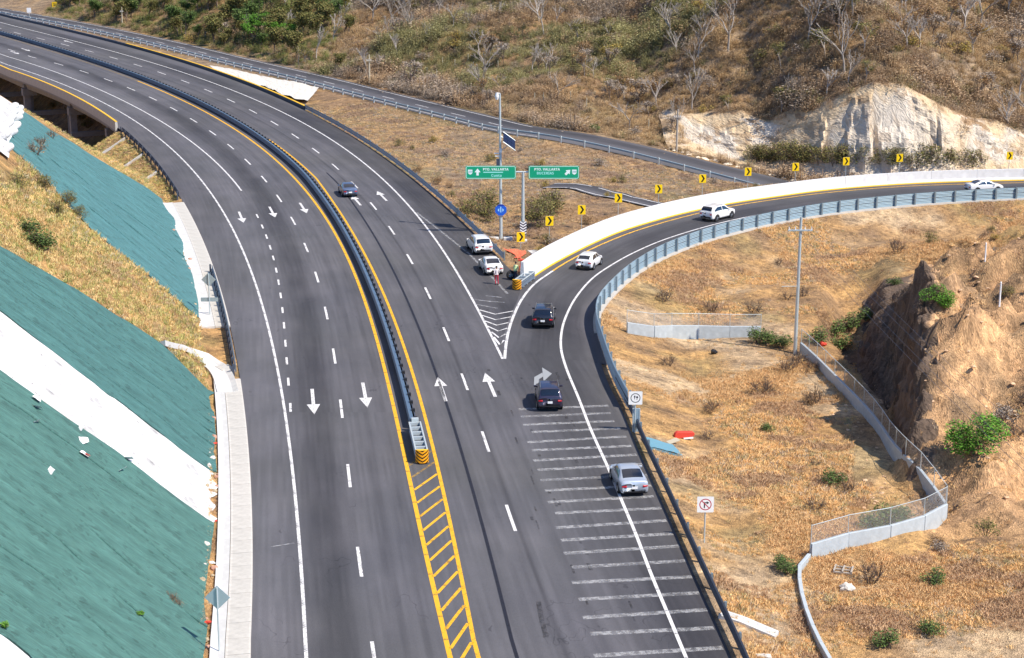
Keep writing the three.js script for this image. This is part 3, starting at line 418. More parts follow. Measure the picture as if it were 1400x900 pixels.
// o: bay, rails [[height, side, material, profileHeight]], post {w, d, h, off, mat}, y(x, z)
function guardrail(t, path, o) {
  const P = resample(path, o.bay / 2), y = o.y || (() => 0); const posts = new MB(); posts.box(o.post.w, o.post.h + 0.5, o.post.d, 0, -0.5, 0); const pg = posts.geo();
  for (let i = 0; i + 2 < P.length; i += 2) for (const [h, side, mat, off] of o.rails) { const b = new MB(), q = [P[i], P[i + 1], P[i + 2]], c = offset(q.map(p => [...p]), off || 0); if (i > 0) { } b.sweep(wave(side), c.map(p => [p[0], y(p[0], p[1]) + h, p[1]])); part('rail', b, mat, t); }
  const c = offset(P, o.post.off || 0);
  for (let i = 0; i < P.length; i += (o.post.every || 2)) { const a = P[Math.max(0, i - 1)], b = P[Math.min(P.length - 1, i + 1)]; const m = part('post', pg, o.post.mat, t); m.position.set(c[i][0], o.post.ground ? gy(c[i][0], c[i][1]) : 0, c[i][1]); m.rotation.y = Math.atan2(-(b[0] - a[0]), -(b[1] - a[1])); }
  if (o.cap) { const b = new MB(); b.sweep(o.cap, P.map(p => [p[0], y(p[0], p[1]), p[1]])); part('top_rail', b, o.capMat || M.galv, t); }
  return t;
}
const ptsD = (f, d0, d1, st, off = 0) => { const o = []; for (let d = d0; d <= d1; d += st) o.push([f(d) + off, -d]); return o; };
// median: back-to-back rails on closely set posts
{
  const t = thing('median_barrier', 'long dark steel double guardrail in the median between the yellow lines', 'guardrail');
  guardrail(t, ptsD(xMB, 124, 500, 6), { bay: 4, rails: [[0.42, 1, M.galvDark, 0.16], [0.42, -1, M.median, -0.16], [0.10, 1, M.galvDark, 0.16], [0.10, -1, M.median, -0.16]], post: { w: 0.26, d: 0.3, h: 0.9, off: 0.14, mat: M.black, every: 1 }, cap: [[-0.24, 0.74], [0.02, 0.74], [0.02, 0.77], [-0.24, 0.77]], capMat: M.median });
}
// right edge of the highway up to the exit nose
{ const t = thing('guardrail', 'steel guardrail along the highway shoulder beside the parked white cars', 'guardrail'); guardrail(t, ptsD(d => xER(d) + 0.25, 178, 292, 6).reverse(), { bay: 4, rails: [[0.48, -1, M.galv], [0.14, -1, M.galv]], post: { w: 0.14, d: 0.16, h: 0.84, off: -0.14, mat: M.post } }); }
// near right edge
{ const t = thing('guardrail', 'low dark steel guardrail along the shoulder beside the rumble bars', 'guardrail'); guardrail(t, RB.filter(p => p[1] > -135 && p[1] < -60).filter((p, i) => i % 4 === 0), { bay: 4, rails: [[0.60, -1, M.galvDark], [0.25, -1, M.galvDark]], post: { w: 0.13, d: 0.18, h: 0.95, off: 0.14, mat: M.post, ground: true } }); }
// tall two-rail barrier round the outside of the ramp
{
  const t = thing('bridge_railing', 'tall pale blue steel railing of doubled beams curving along the ramp', 'railing');
  guardrail(t, RB.filter(p => p[1] < -128.5).filter((p, i) => i % 3 === 0), { bay: 2.7, rails: [[1.1, -1, M.steelBlue], [0.78, -1, M.steelBlue], [0.42, -1, M.steelBlue], [0.1, -1, M.steelBlue]], post: { w: 0.16, d: 0.2, h: 1.5, off: 0.15, mat: M.post, ground: true } });
  const c = RB.filter(p => p[1] < -150), b = new MB(); b.sweep([[-0.28, -1.2], [0.36, -1.2], [0.36, 0.06], [-0.28, 0.06]], c.map(p => [p[0], 0, p[1]])); part('kerb', b, M.concrete, t);
}
// left shoulder, two short lengths
{ const t = thing('guardrail', 'short dark guardrail at the end of the viaduct parapet', 'guardrail'); guardrail(t, ptsD(d => xEL(d) - 0.25, 214, 272, 5), { bay: 4, rails: [[0.5, 1, M.galvDark], [0.16, 1, M.galvDark]], post: { w: 0.16, d: 0.16, h: 0.86, off: -0.15, mat: M.galvDark } }); }
{ const t = thing('guardrail', 'short double guardrail beside the dry grass patch and the diamond sign', 'guardrail'); guardrail(t, ptsD(d => xEL(d) - 0.3, 138, 174, 4), { bay: 4, rails: [[0.5, 1, M.galv], [0.16, 1, M.galv]], post: { w: 0.16, d: 0.16, h: 0.88, off: -0.15, mat: M.galvDark, every: 1 } }); }
// far road
{ const t = thing('guardrail', 'pale steel guardrail on posts along the far road', 'guardrail'); guardrail(t, NE.filter((p, i) => p[0] > -150 && p[0] < 75 && i % 4 === 0).map(p => [p[0], p[1]]), { bay: 4, y: x => farH(x), rails: [[0.5, 1, M.steelBlue, 0.2]], post: { w: 0.2, d: 0.2, h: 0.9, off: 0.32, mat: M.pole, every: 2 } }); t.children.forEach(m => { if (m.name === 'post') m.position.y = farH(m.position.x); }); }
// white concrete parapet on the inside of the ramp
{
  const t = thing('parapet_wall', 'high white concrete parapet curving along the ramp with a yellow foot', 'wall');
  const H = i => lerp(1.95, 1.45, sstep(0, 60, i));
  const prof = h => [[0.02, -0.4], [0.02, 0.22], [-0.16, 0.42], [-0.24, h], [-0.52, h], [-0.6, -0.4]];
  const n = WB.length, fr = i => { const k = clamp(i, 0, n - 1), p = at(WB, k / (n - 1)), a = at(WB, (k - 0.5) / (n - 1)), c = at(WB, (k + 0.5) / (n - 1)); let tx = c[0] - a[0], tz = c[1] - a[1]; const l = Math.hypot(tx, tz) || 1; return [p, -tz / l, tx / l]; };
  for (let i0 = 0; i0 < n - 1; i0 += 6) { const q = new MB(), i1 = Math.min(n - 1, i0 + 6) - 0.03, S = []; for (let k = 0; k <= 4; k++) S.push(lerp(i0, i1, k / 4)); for (let j = 0; j < 6; j++) { const k0 = q.p.length / 3; S.forEach((i, m) => { const [p, rx, rz] = fr(i), pr = prof(H(i)); for (const e of [pr[j], pr[(j + 1) % 6]]) q.v(p[0] + rx * e[0], e[1], p[1] + rz * e[0], i + hash3(i0, 1, 1) * 5, e[1] + e[0]); if (m) { const o = k0 + m * 2; q.quad(o - 2, o - 1, o + 1, o); } }); } for (const i of [i0, i1]) { const [p, rx, rz] = fr(i), pr = prof(H(i)), k0 = q.p.length / 3; pr.forEach(e => q.v(p[0] + rx * e[0], e[1], p[1] + rz * e[0])); for (const f of THREE.ShapeUtils.triangulateShape(pr.map(e => new THREE.Vector2(...e)), [])) q.tri(k0 + f[0], k0 + f[1], k0 + f[2]); } part('wall_panel', q, M.whiteWall, t); }
  const k = new MB(); k.sweep([[0.02, -0.1], [0.14, -0.1], [0.14, 0.09], [0.03, 0.13]], WB.map(p => [p[0], 0, p[1]])); part('kerb', k, M.yellow, t);
}
// ---------------------------------------------------------------- viaduct: parapets, girder and piers
{
  const t = thing('viaduct', 'concrete viaduct carrying the highway with a yellow striped parapet', 'bridge');
  const pa = ptsD(xEL, 272, 520, 4);
  const b = new MB(); b.sweep([[-0.35, -0.5], [0.02, -0.5], [0.02, 0.75], [-0.08, 0.85], [-0.3, 0.85], [-0.35, 0.7]], pa.map(p => [p[0], 0, p[1]])); part('parapet', b, M.concrete, t);
  const cap = resample(pa, 1.3); for (let i = 0; i + 1 < cap.length && i < 120; i++) { const c = new MB(), q = i % 2 ? 0.004 : 0; c.sweep([[-0.34, 0.855], [0.0, 0.855], [0.0, 0.93 - q], [-0.34, 0.93 - q]], [[cap[i][0], 0, cap[i][1]], [cap[i + 1][0], 0, cap[i + 1][1]]]); part('parapet_cap', c, M.yellow, t); }
  const g = new MB(); g.sweep([[-0.3, -0.5], [25, -0.5], [25, -0.8], [24, -2.4], [1.6, -2.4], [1.2, -0.9], [-0.3, -0.8]], pa.map(p => [p[0], 0, p[1]])); part('girder', g, M.pierConcrete, t);
  for (const d of [287, 312, 338, 364, 392]) { const tn = roadTurn(d); const x = xEL(d) + 1.9, z = -d; const c = new MB(); c.box(1.1, 13, 1.1, x, -14.6, z, tn); c.box(2.6, 1.3, 1.5, x + 0.5, -3.6, z, tn); c.box(1.1, 13, 1.1, x + 8, -14.6, z, tn); c.box(9, 0.8, 0.9, x + 4, -7.2, z, tn); part('pier', c, M.pierConcrete, t); }
  const a = new MB(); a.box(1.2, 11.8, 10, xEL(277) + 5.2, -12.6, -279, roadTurn(277) + Math.PI / 2 * 0); part('abutment', a, M.concrete, t);
}
{ const t = thing('parapet_wall', 'low kerb wall with a yellow cap along the highway before the guardrail', 'wall'); const b = new MB(), pa = ptsD(xER, 292, 520, 4, 0.2); b.sweep([[-0.05, -0.4], [0.3, -0.4], [0.3, 0.5], [-0.05, 0.5]], pa.map(p => [p[0], 0, p[1]])); part('wall', b, M.galvDark, t); const c = new MB(); c.sweep([[-0.06, 0.505], [0.31, 0.505], [0.31, 0.58], [-0.06, 0.58]], ptsD(xER, 292, 395, 4, 0.2).map(p => [p[0], 0, p[1]])); part('cap', c, M.yellow, t); }
{ // white lining on the bank between far road and highway
  const b = new MB(), A = [[-58.75, -354.25], [-52.66, -345.66], [-45.73, -335.18], [-39.32, -326.37], [-33.74, -318.00]], B = [[-54.69, -340.92], [-48.96, -329.62], [-43.33, -319.02], [-37.95, -306.20], [-34.19, -303.38]]; const ca = curve(A, 1.5), cb = curve(B, 1.5);
  b.grid(90, 24, (s, t) => { const t2 = t * (0.72 + 0.5 * (fbm(s * 9, 2, 3, 61) - 0.2)), p = at(ca, s), q = at(cb, s), x = lerp(p[0], q[0], t2), z = lerp(p[1], q[1], t2); return [x, Math.max(gy(x, z), -0.3) + 0.06 + 0.5 * (1 - t) * (0.4 + 0.4 * fbm(s * 10, t * 2, 3, 6)) + 0.2 * fbm(s * 50, t * 9, 3, 16), z, s * 8, t * 3]; });
  single('rock_lining', 'white broken lining on the bank between the highway and the far road', 'lining', b, gritty(lin(0.78, 0.75, 0.68), 0.9, 1.2, 0.05));
}
// ---------------------------------------------------------------- low walls with chain-link round the field
const linkAlpha = tex(128, 128, (u, v) => { const a = Math.abs(((u + v) * 2) % 1 - 0.5), b = Math.abs(((u - v + 2) * 2) % 1 - 0.5); const k = a < 0.07 || b < 0.07 ? 1 : 0; return [k, k, k]; }, false); linkAlpha.repeat.set(8, 8);
const linkM = new THREE.MeshStandardMaterial({ color: lin(0.5, 0.52, 0.53), alphaMap: linkAlpha, transparent: true, roughness: 0.5, metalness: 0.4 });
function fenceWall(label, pts, wallH, fenceH, step = 3) {
  const t = thing('fence_wall', label, 'fence'), P = resample(pts, step), top = p => gy(p[0], p[1]) + wallH; const ys = P.map(top); for (let k = 0; k < 3; k++) for (let i = 1; i + 1 < ys.length; i++) ys[i] = (ys[i - 1] + ys[i] * 2 + ys[i + 1]) / 4;
  for (let i = 0; i + 1 < P.length; i++) {
    const a = [P[i][0], ys[i], P[i][1]], c = [P[i + 1][0], ys[i + 1], P[i + 1][1]], k = 0.006; const aa = a.map((v, j) => lerp(v, c[j], k)), cc = c.map((v, j) => lerp(v, a[j], k));
    const b = new MB(); b.sweep([[-0.11, -1.8], [0.11, -1.8], [0.11, -0.02], [0.09, 0], [-0.09, 0], [-0.11, -0.02]], [aa, cc]); part('wall_panel', b, M.greyWall, t);
    if (fenceH) { const f = new MB(), L = Math.hypot(c[0] - a[0], c[2] - a[2]); f.face([a[0], a[1], a[2], 0, 0], [c[0], c[1], c[2], L / 0.5, 0], [c[0], c[1] + fenceH, c[2], L / 0.5, fenceH / 0.5], [a[0], a[1] + fenceH, a[2], 0, fenceH / 0.5]); part('chain_link', f, linkM, t); const r = new MB(); r.tube([a[0], a[1] + fenceH, a[2]], [c[0], c[1] + fenceH, c[2]], 0.025, 0.025, 5); part('top_rail', r, M.pole, t); }
  }
  if (fenceH) P.forEach((p, i) => { const b = new MB(); b.tube([p[0], ys[i] - 0.3, p[1]], [p[0], ys[i] + fenceH + 0.05, p[1]], 0.03, 0.03, 6); part('fence_post', b, M.pole, t); });
  return t;
}
fenceWall('low pale wall with chain-link fence below the ramp railing', [[10.05, -153.85], [11.54, -154.04], [15.12, -157.89], [18.81, -158.57], [22.49, -158.95]], 0.95, 1.1);
fenceWall('grey wall with chain-link fence running along the shaded gully', [[25.34, -153.80], [26.02, -144.52], [26.71, -136.66], [27.17, -128.79], [27.00, -119.07], [27.56, -114.61], [27.79, -109.85]], 0.9, 1.2);
fenceWall('pale blue wall with chain-link fence across the lower field', [[27.78, -109.62], [25.36, -106.69], [22.44, -104.66], [19.99, -103.46], [17.85, -101.78]], 0.95, 1.15);
fenceWall('curved low grey kerb wall below the field fence', [[17.73, -101.53], [16.97, -100.01], [16.46, -96.74], [16.29, -93.49], [16.37, -89.93], [16.63, -86.39], [16.78, -83.03]], 0.42, 0, 2);
{ const b = new MB(), c = [[11.27, -91.21], [12.40, -90.71], [14.17, -89.95]].map(([x, z]) => [x, gy(x, z) + 0.12, z]); b.sweep([[-0.4, -0.3], [0.4, -0.3], [0.4, 0.1], [0.25, 0.1], [0.15, 0], [-0.15, 0], [-0.25, 0.1], [-0.4, 0.1]], c); single('drain_chute', 'pale concrete chute leading away from the near guardrail', 'drain', b, M.paleConcrete); }
// ---------------------------------------------------------------- signs, poles, crash cushions
function canvasTex(w, h, draw) { const c = document.createElement('canvas'); c.width = w; c.height = h; const g = c.getContext('2d'); draw(g, w, h); const t = new THREE.CanvasTexture(c); t.colorSpace = THREE.SRGBColorSpace; t.anisotropy = 8; return t; }
const printed = (t, rough = 0.45) => new THREE.MeshStandardMaterial({ map: t, roughness: rough });
function plate(shape, depth, bevel = 0.01) { return new THREE.ExtrudeGeometry(shape, { depth, bevelEnabled: bevel > 0, bevelThickness: bevel, bevelSize: bevel, bevelSegments: 2, curveSegments: 16 }); }
function roundRect(w, h, r) { const s = new THREE.Shape(), x = -w / 2, y = -h / 2; s.moveTo(x + r, y); s.lineTo(x + w - r, y); s.quadraticCurveTo(x + w, y, x + w, y + r); s.lineTo(x + w, y + h - r); s.quadraticCurveTo(x + w, y + h, x + w - r, y + h); s.lineTo(x + r, y + h); s.quadraticCurveTo(x, y + h, x, y + h - r); s.lineTo(x, y + r); s.quadraticCurveTo(x, y, x + r, y); return s; }
function faceGeo(shape, w, h) { const g = new THREE.ShapeGeometry(shape, 10), p = g.attributes.position, u = g.attributes.uv; for (let i = 0; i < p.count; i++) u.setXY(i, p.getX(i) / w + 0.5, p.getY(i) / h + 0.5); return g; }
const G_GREEN = '#00a277';
function shield(g, x, y, s) { g.fillStyle = '#e8f6f2'; g.beginPath(); g.moveTo(x - s, y - s); g.lineTo(x + s, y - s); g.lineTo(x + s, y + s * 0.4); g.quadraticCurveTo(x + s * 0.8, y + s, x, y + s * 1.25); g.quadraticCurveTo(x - s * 0.8, y + s, x - s, y + s * 0.4); g.closePath(); g.fill(); g.fillStyle = '#7fa9b5'; g.font = `bold ${Math.round(s * 1.1)}px sans-serif`; g.textAlign = 'center'; g.fillText('200', x, y + s * 0.4); }
function bigSign(left) {
  return canvasTex(1024, 272, (g, w, h) => {
    g.fillStyle = G_GREEN; g.fillRect(0, 0, w, h); g.strokeStyle = '#c8f0e4'; g.lineWidth = 12; g.beginPath(); g.roundRect?.(14, 14, w - 28, h - 28, 34); g.stroke();
    g.fillStyle = '#eefaf7'; g.textAlign = 'left'; g.font = 'bold 74px sans-serif';
    if (left) { shield(g, 95, 125, 46); g.textAlign = 'left'; const x = 245, y = 130; g.beginPath(); g.moveTo(x, y - 74); g.lineTo(x + 62, y + 4); g.lineTo(x + 24, y + 4); g.lineTo(x + 24, y + 70); g.lineTo(x - 24, y + 70); g.lineTo(x - 24, y + 4); g.lineTo(x - 62, y + 4); g.closePath(); g.fillStyle = '#eefaf7'; g.fill(); g.font = 'bold 72px sans-serif'; g.fillText('PTO. VALLARTA', 350, 98); g.fillStyle = '#a8ece8'; g.fillRect(360, 124, 400, 20); g.font = 'bold 76px sans-serif'; g.fillText('Cuota', 520, 226); }
    else { g.font = 'bold 72px sans-serif'; g.fillText('PTO. VALLARTA', 110, 98); g.font = 'bold 74px sans-serif'; g.fillStyle = '#a8ece8'; g.fillText('BUCERÍAS', 160, 178); const x = 790, y = 135; g.save(); g.translate(x, y); g.rotate(Math.PI / 4); g.fillStyle = '#eefaf7'; g.beginPath(); g.moveTo(0, -76); g.lineTo(60, 2); g.lineTo(24, 2); g.lineTo(24, 66); g.lineTo(-24, 66); g.lineTo(-24, 2); g.lineTo(-60, 2); g.closePath(); g.fill(); g.restore(); shield(g, 925, 125, 46); }
  });
}
{ // overhead direction sign on one pole, two arms
  const [x, z] = [1.18, -192.38], y = gy(x, z); const t = thing('direction_sign', 'tall pole with two green direction panels on its arms behind the exit nose', 'road sign', [x, y, z]);
  const px = 12.75, topY = 7.65; const b = new MB(); b.tube([0, -0.5, 0], [0, topY + 0.05, 0], 0.2, 0.15, 12); part('pole', b, M.pole, t);
  const a = new MB(); a.tube([-6.0, topY, 0.02], [5.9, topY, 0.02], 0.1, 0.1, 10); part('arm', a, M.pole, t);
  const base = new MB(); base.box(0.9, 0.35, 0.9, 0, -0.1, 0); part('footing', base, M.paleConcrete, t);
  for (const left of [true, false]) { const w = 5.4, h = 1.43, p = new THREE.Group(); const m = part('panel', plate(roundRect(w - 0.02, h - 0.02, 0.16), 0.05), M.signBack, t); m.position.set(left ? -3.45 : 3.3, topY, 0.2); const f = part('face', faceGeo(roundRect(w, h, 0.17), w, h), printed(bigSign(left)), m); f.position.z = 0.064; }
  const cw = canvasTex(128, 320, (g, w, h) => { g.fillStyle = '#2b2440'; g.fillRect(0, 0, w, h); g.strokeStyle = '#ffffff'; g.lineWidth = 26; for (let k = -1; k < 6; k++) { g.beginPath(); g.moveTo(0, k * 64 - 4); g.lineTo(w / 2, k * 64 + 46); g.lineTo(w, k * 64 - 4); g.stroke(); } });
  const ob = part('object_marker', plate(roundRect(0.72, 1.5, 0.03), 0.03, 0.004), M.signBack, t); ob.position.set(0.02, 1.55, 0.24); const of = part('face', faceGeo(roundRect(0.72, 1.5, 0.03), 0.72, 1.5), printed(cw), ob); of.position.z = 0.036;
}
{ // light mast with solar panel
  const [x, z] = [-1.19, -193.46], y = gy(x, z); const t = thing('light_mast', 'tall pale steel mast with lamp, solar panel and a blue sign', 'lamp post', [x, y, z]);
  const b = new MB(); b.tube([0, -0.4, 0], [-0.1, 15.9, 0], 0.19, 0.10, 12); b.box(0.6, 0.06, 0.6, 0, 0, 0); part('mast', b, M.pole, t);
  const l = new MB(); l.tube([-0.1, 15.9, 0], [-0.42, 15.95, 0], 0.05, 0.05, 6); l.tube([-0.42, 15.97, 0], [-0.42, 15.6, 0], 0.15, 0.22, 10); l.tube([-0.42, 15.6, 0], [-0.42, 15.25, 0], 0.26, 0.16, 10); part('camera_dome', l, M.white, t);
  const s = new MB(); const q = (u, v, o) => { const a = -0.55; return [0.25 + u * 1.35 * 0.86 , 11.25 - u * 1.35 * 0.62 - v * 0.42 + o, v * 0.72]; };
  const panelMB = new MB(); for (const o of [0, -0.05]) panelMB.face(q(0, -1, o), q(1.1, -1, o), q(1.1, 1, o), q(0, 1, o)); for (const [a, c] of [[[0, -1], [1.1, -1]], [[1.1, -1], [1.1, 1]], [[1.1, 1], [0, 1]], [[0, 1], [0, -1]]]) panelMB.face(q(...a, 0), q(...c, 0), q(...c, -0.05), q(...a, -0.05)); part('solar_panel', panelMB, new THREE.MeshPhysicalMaterial({ color: lin(0.012, 0.016, 0.035), roughness: 0.25, clearcoat: 0.6 }), t);
  for (let k = 0; k < 2; k++) for (let j = 0; j < 3; j++) { const c = new MB(), u0 = 0.03 + j * 0.36, v0 = k ? 0.04 : -0.96; c.face(q(u0, v0, 0.012), q(u0 + 0.32, v0, 0.012), q(u0 + 0.32, v0 + 0.92, 0.012), q(u0, v0 + 0.92, 0.012)); part('solar_cell', c, std(lin(0.02, 0.03, 0.07), 0.3, 0.3), t); }
  const fr = new MB(); fr.tube(q(0, 1, 0), q(1.12, 1, 0), 0.05, 0.05, 6); fr.tube(q(0, -1, 0), q(1.12, -1, 0), 0.05, 0.05, 6); fr.tube([0, 11.3, 0], q(0.1, 0, -0.05), 0.05, 0.05, 6); fr.tube([0, 9.7, 0], q(0.7, 0, -0.05), 0.04, 0.04, 6); part('bracket', fr, M.pole, t);
  const e = new MB(); e.tube([-0.05, 9.55, 0.1], [-0.05, 10.0, 0.1], 0.16, 0.16, 8); e.box(0.55, 0.09, 0.22, -0.45, 9.45, 0.1); e.box(0.5, 0.09, 0.2, -0.38, 9.15, 0.1); part('sensor', e, M.white, t);
  const cb = new MB(); cb.box(0.34, 0.95, 0.28, -0.32, 7.9, 0); part('control_box', cb, M.galvDark, t);
  const bs = canvasTex(256, 256, (g, w) => { g.fillStyle = '#1a63d8'; g.fillRect(0, 0, w, w); g.fillStyle = '#aee4ff'; g.fillRect(118, 60, 20, 120); g.beginPath(); g.moveTo(60, 130); g.lineTo(95, 90); g.lineTo(95, 170); g.closePath(); g.fill(); g.beginPath(); g.moveTo(196, 130); g.lineTo(161, 90); g.lineTo(161, 170); g.closePath(); g.fill(); g.fillStyle = '#0b3aa8'; g.fillRect(0, 0, w, 46); });
  const hex = new THREE.Shape(); for (let k = 0; k < 8; k++) { const a = k * Math.PI / 4 + Math.PI / 8; hex[k ? 'lineTo' : 'moveTo'](0.66 * Math.cos(a), 0.66 * Math.sin(a)); } hex.closePath();
  const m = part('blue_sign', plate(hex, 0.03, 0.005), M.signBack, t); m.position.set(-0.02, 3.35, 0.24); const f = part('face', faceGeo(hex, 1.32, 1.32), printed(bs), m); f.position.z = 0.038;
  for (const sx of [-0.75, 0.75]) { const r = single('footing_block', sx < 0 ? 'white concrete block on the left foot of the light mast' : 'white concrete block on the right foot of the light mast', 'block', new RoundedBoxGeometry(1.0, 0.4, 0.7, 2, 0.08), M.paleConcrete); r.position.set(x + sx, y + 0.14, z + 0.15); }
}
{ // chevron boards along the ramp
  const ct = canvasTex(128, 160, (g, w, h) => { g.fillStyle = '#ffd712'; g.fillRect(0, 0, w, h); g.fillStyle = '#15130c'; g.beginPath(); g.moveTo(30, 14); g.lineTo(62, 14); g.lineTo(104, 80); g.lineTo(62, 146); g.lineTo(30, 146); g.lineTo(70, 80); g.closePath(); g.fill(); });
  const fm = printed(ct); const P = [[0.93, -189.32, 0.55], [4.04, -192.87, 0.95], [7.74, -198.87, 0.95], [12.27, -206.75, 0.95], [17.34, -212.15, 0.95], [23.40, -220.61, 0.85], [29.74, -226.64, 0.85], [36.37, -230.79, 0.85], [43.63, -235.16, 0.85], [51.20, -237.97, 0.85], [66.17, -239.68, 0.85]];
  let proto; P.forEach(([x, z], i) => {
    if (!proto) { proto = thing('chevron_sign', '', 'road sign', [0, 0, 0], 0, 'chevron boards along the outside of the ramp'); const p = new MB(); p.tube([0, -3, 0], [0, 2.6, -0.01], 0.035, 0.035, 6); part('post', p, M.pole, proto); const b = part('board', plate(roundRect(0.82, 1.0, 0.06), 0.02, 0.004), M.signBack, proto); b.position.set(0, 2.05, 0.04); const f = part('face', faceGeo(roundRect(0.82, 1.0, 0.06), 0.82, 1.0), fm, b); f.position.z = 0.026; }
    const o = i ? copy(proto, [x, 0, z]) : proto; let y = gy(x, z); if (i === 0) y -= 0.9; if (i > 6) y = -1.2; o.position.set(x, y, z); o.scale.setScalar(1.06); o.rotation.y = 0.12;
    o.userData.label = i === 0 ? 'yellow chevron board at the foot of the green sign pole' : 'yellow chevron board with black arrow behind the white parapet'; });
}
function roadSign(x, z, label, w, faceTex, topY, turn = 0) { const y = gy(x, z), t = thing('road_sign', label, 'road sign', [x, y, z], turn); const p = new MB(); p.tube([0, -0.5, 0], [0, topY - 0.1, 0], 0.045, 0.045, 8); part('post', p, M.pole, t); const b = part('board', plate(roundRect(w - 0.02, w - 0.02, 0.05), 0.02, 0.006), M.signBack, t); b.position.set(0, topY - w / 2, 0.05); const f = part('face', faceGeo(roundRect(w, w, 0.06), w, w), printed(faceTex), b); f.position.z = 0.03; return t; }
const ringSign = draw => canvasTex(256, 256, (g, w) => { g.fillStyle = '#f6f6f4'; g.fillRect(0, 0, w, w); draw(g, w); });
roadSign(8.74, -123.30, 'white sign with a black ring at the end of the tall railing', 0.98, ringSign(g => { g.strokeStyle = '#1c1c28'; g.lineWidth = 14; g.beginPath(); g.arc(128, 128, 84, 0, 7); g.stroke(); g.fillStyle = '#1c1c28'; g.fillRect(100, 84, 26, 34); g.fillRect(108, 112, 12, 44); g.beginPath(); g.arc(158, 112, 20, 0, 7); g.fill(); g.fillRect(150, 118, 12, 46); }), 3.1);
{ const [x, z] = [8.85, -123.30], b = new MB(), y = gy(x, z); const t = thing('rail_end_post', 'wide pale steel end post of the tall ramp railing under the ring sign', 'post', [x, y, z]); b.box(0.42, 1.9, 0.18, 0, -0.2, -0.35); part('post', b, M.steelBlue, t); const f = new MB(); f.box(0.06, 1.9, 0.24, 0.24, -0.2, -0.35); f.box(0.06, 1.9, 0.24, -0.24, -0.2, -0.35); part('flange', f, M.pole, t); }
roadSign(11.57, -102.58, 'white sign with a red ring and slashed arrow on a thin post', 1.0, ringSign(g => { g.strokeStyle = '#1c1c24'; g.lineWidth = 18; g.beginPath(); g.moveTo(112, 186); g.lineTo(112, 100); g.lineTo(152, 100); g.stroke(); g.fillStyle = '#1c1c24'; g.beginPath(); g.moveTo(146, 76); g.lineTo(186, 100); g.lineTo(146, 126); g.closePath(); g.fill(); g.strokeStyle = '#b8263e'; g.lineWidth = 15; g.beginPath(); g.arc(128, 128, 86, 0, 7); g.stroke(); g.beginPath(); g.moveTo(68, 68); g.lineTo(188, 188); g.stroke(); }), 2.95);
{ // diamond signs seen from behind
  for (const [x, z, s, h, lab, extra] of [[-15.06, -86.32, 1.28, 3.7, 'grey back of a diamond sign on a thin post beside the near gutter', false], [-26.89, -156.88, 1.25, 3.95, 'blue grey back of a diamond sign with a plate under it by the short guardrail', true]]) {
    const t = thing('diamond_sign', lab, 'road sign', [x, gy(x, z) + 0.05, z]); const p = new MB(); p.tube([0, -0.5, 0], [0, h - 0.1, 0], 0.045, 0.045, 8); part('post', p, M.pole, t);
    const q = s * 0.56, sh = new THREE.Shape(); sh.moveTo(0, -q / 1.1); sh.lineTo(q / 1.1, 0); sh.lineTo(0, q / 1.1); sh.lineTo(-q / 1.1, 0); sh.closePath(); const m = part('board', plate(sh, 0.02, 0.005), M.signBack, t); m.position.set(0, h - q / 1.1, -0.09);
    const r = new MB(); r.box(0.07, q * 1.6, 0.03, 0, h - q * 1.71, -0.06); part('stiffener', r, M.pole, t);
    if (extra) { const e = part('plate', plate(roundRect(1.55, 0.36, 0.03), 0.02, 0.004), M.signBack, t); e.position.set(0, h - 2.45, -0.09); }
  }
}
// small boards beside the far road
{ const [x, z] = [-121.28, -461.76], t = thing('notice_board', 'small white board on a post beside the far road', 'road sign', [x, gy(x, z), z]); const p = new MB(); p.tube([0, -0.5, 0], [0, 1.6, 0], 0.05, 0.05, 6); part('post', p, M.pole, t); const b = new MB(); b.box(1.1, 1.2, 0.05, 0, 1.3, 0.05); part('board', b, M.white, t); }
{ const [x, z] = [-118.55, -477.00], t = thing('warning_board', 'yellow warning board on a post at the far edge of the far road', 'road sign', [x, farH(x), z]); const p = new MB(); p.tube([0, -0.5, 0], [0, 1.8, 0], 0.05, 0.05, 6); part('post', p, M.pole, t); const b = new MB(); b.box(1.3, 1.5, 0.05, 0, 1.2, 0.05); part('board', b, M.signYellow, t); const k = new MB(); k.box(0.6, 0.16, 0.03, 0, 2.1, 0.09); k.box(0.6, 0.16, 0.03, 0, 1.7, 0.09); part('symbol', k, M.black, t); }
// utility poles and wires
function utilityPole(x, z, label, h, arm, m = M.pole) { const t = thing('utility_pole', label, 'utility pole', [x, gy(x, z), z]); const p = new MB(); p.tube([0, -0.6, 0], [0.06, h, 0], 0.17, 0.11, 10); part('pole', p, m, t); const a = new MB(); a.box(arm, 0.13, 0.12, 0, h - 1.2, 0.16); part('crossarm', a, m, t); for (const s of [-0.46, -0.2, 0.2, 0.46]) { const i = new MB(); i.tube([arm * s, h - 1.07, 0.16], [arm * s, h - 0.8, 0.16], 0.05, 0.03, 6); part('insulator', i, M.white, t); } return [x, gy(x, z) + h - 0.85, z]; }
const up1 = utilityPole(24.78, -153.47, 'tall grey concrete utility pole at the corner of the field fence', 12.2, 2.1, M.pole);
{ const [x, z] = [24.78, -153.47]; const t = thing('pole_bracket', 'short thin steel bracket fixed low on the tall concrete pole', 'bracket', [x, gy(x, z) + 6.1, z]); const b = new MB(); b.tube([-1.4, 0, 0.1], [0, 0.02, 0.1], 0.03, 0.03, 5); part('rod', b, M.pole, t); }
const up2 = utilityPole(23.73, -260.13, 'grey utility pole beside the white rock cut', 6.2, 1.0, M.wood), up3 = utilityPole(-25.46, -325.12, 'pale wooden utility pole on the far side of the far road', 5.4, 0.8, M.paleWood);
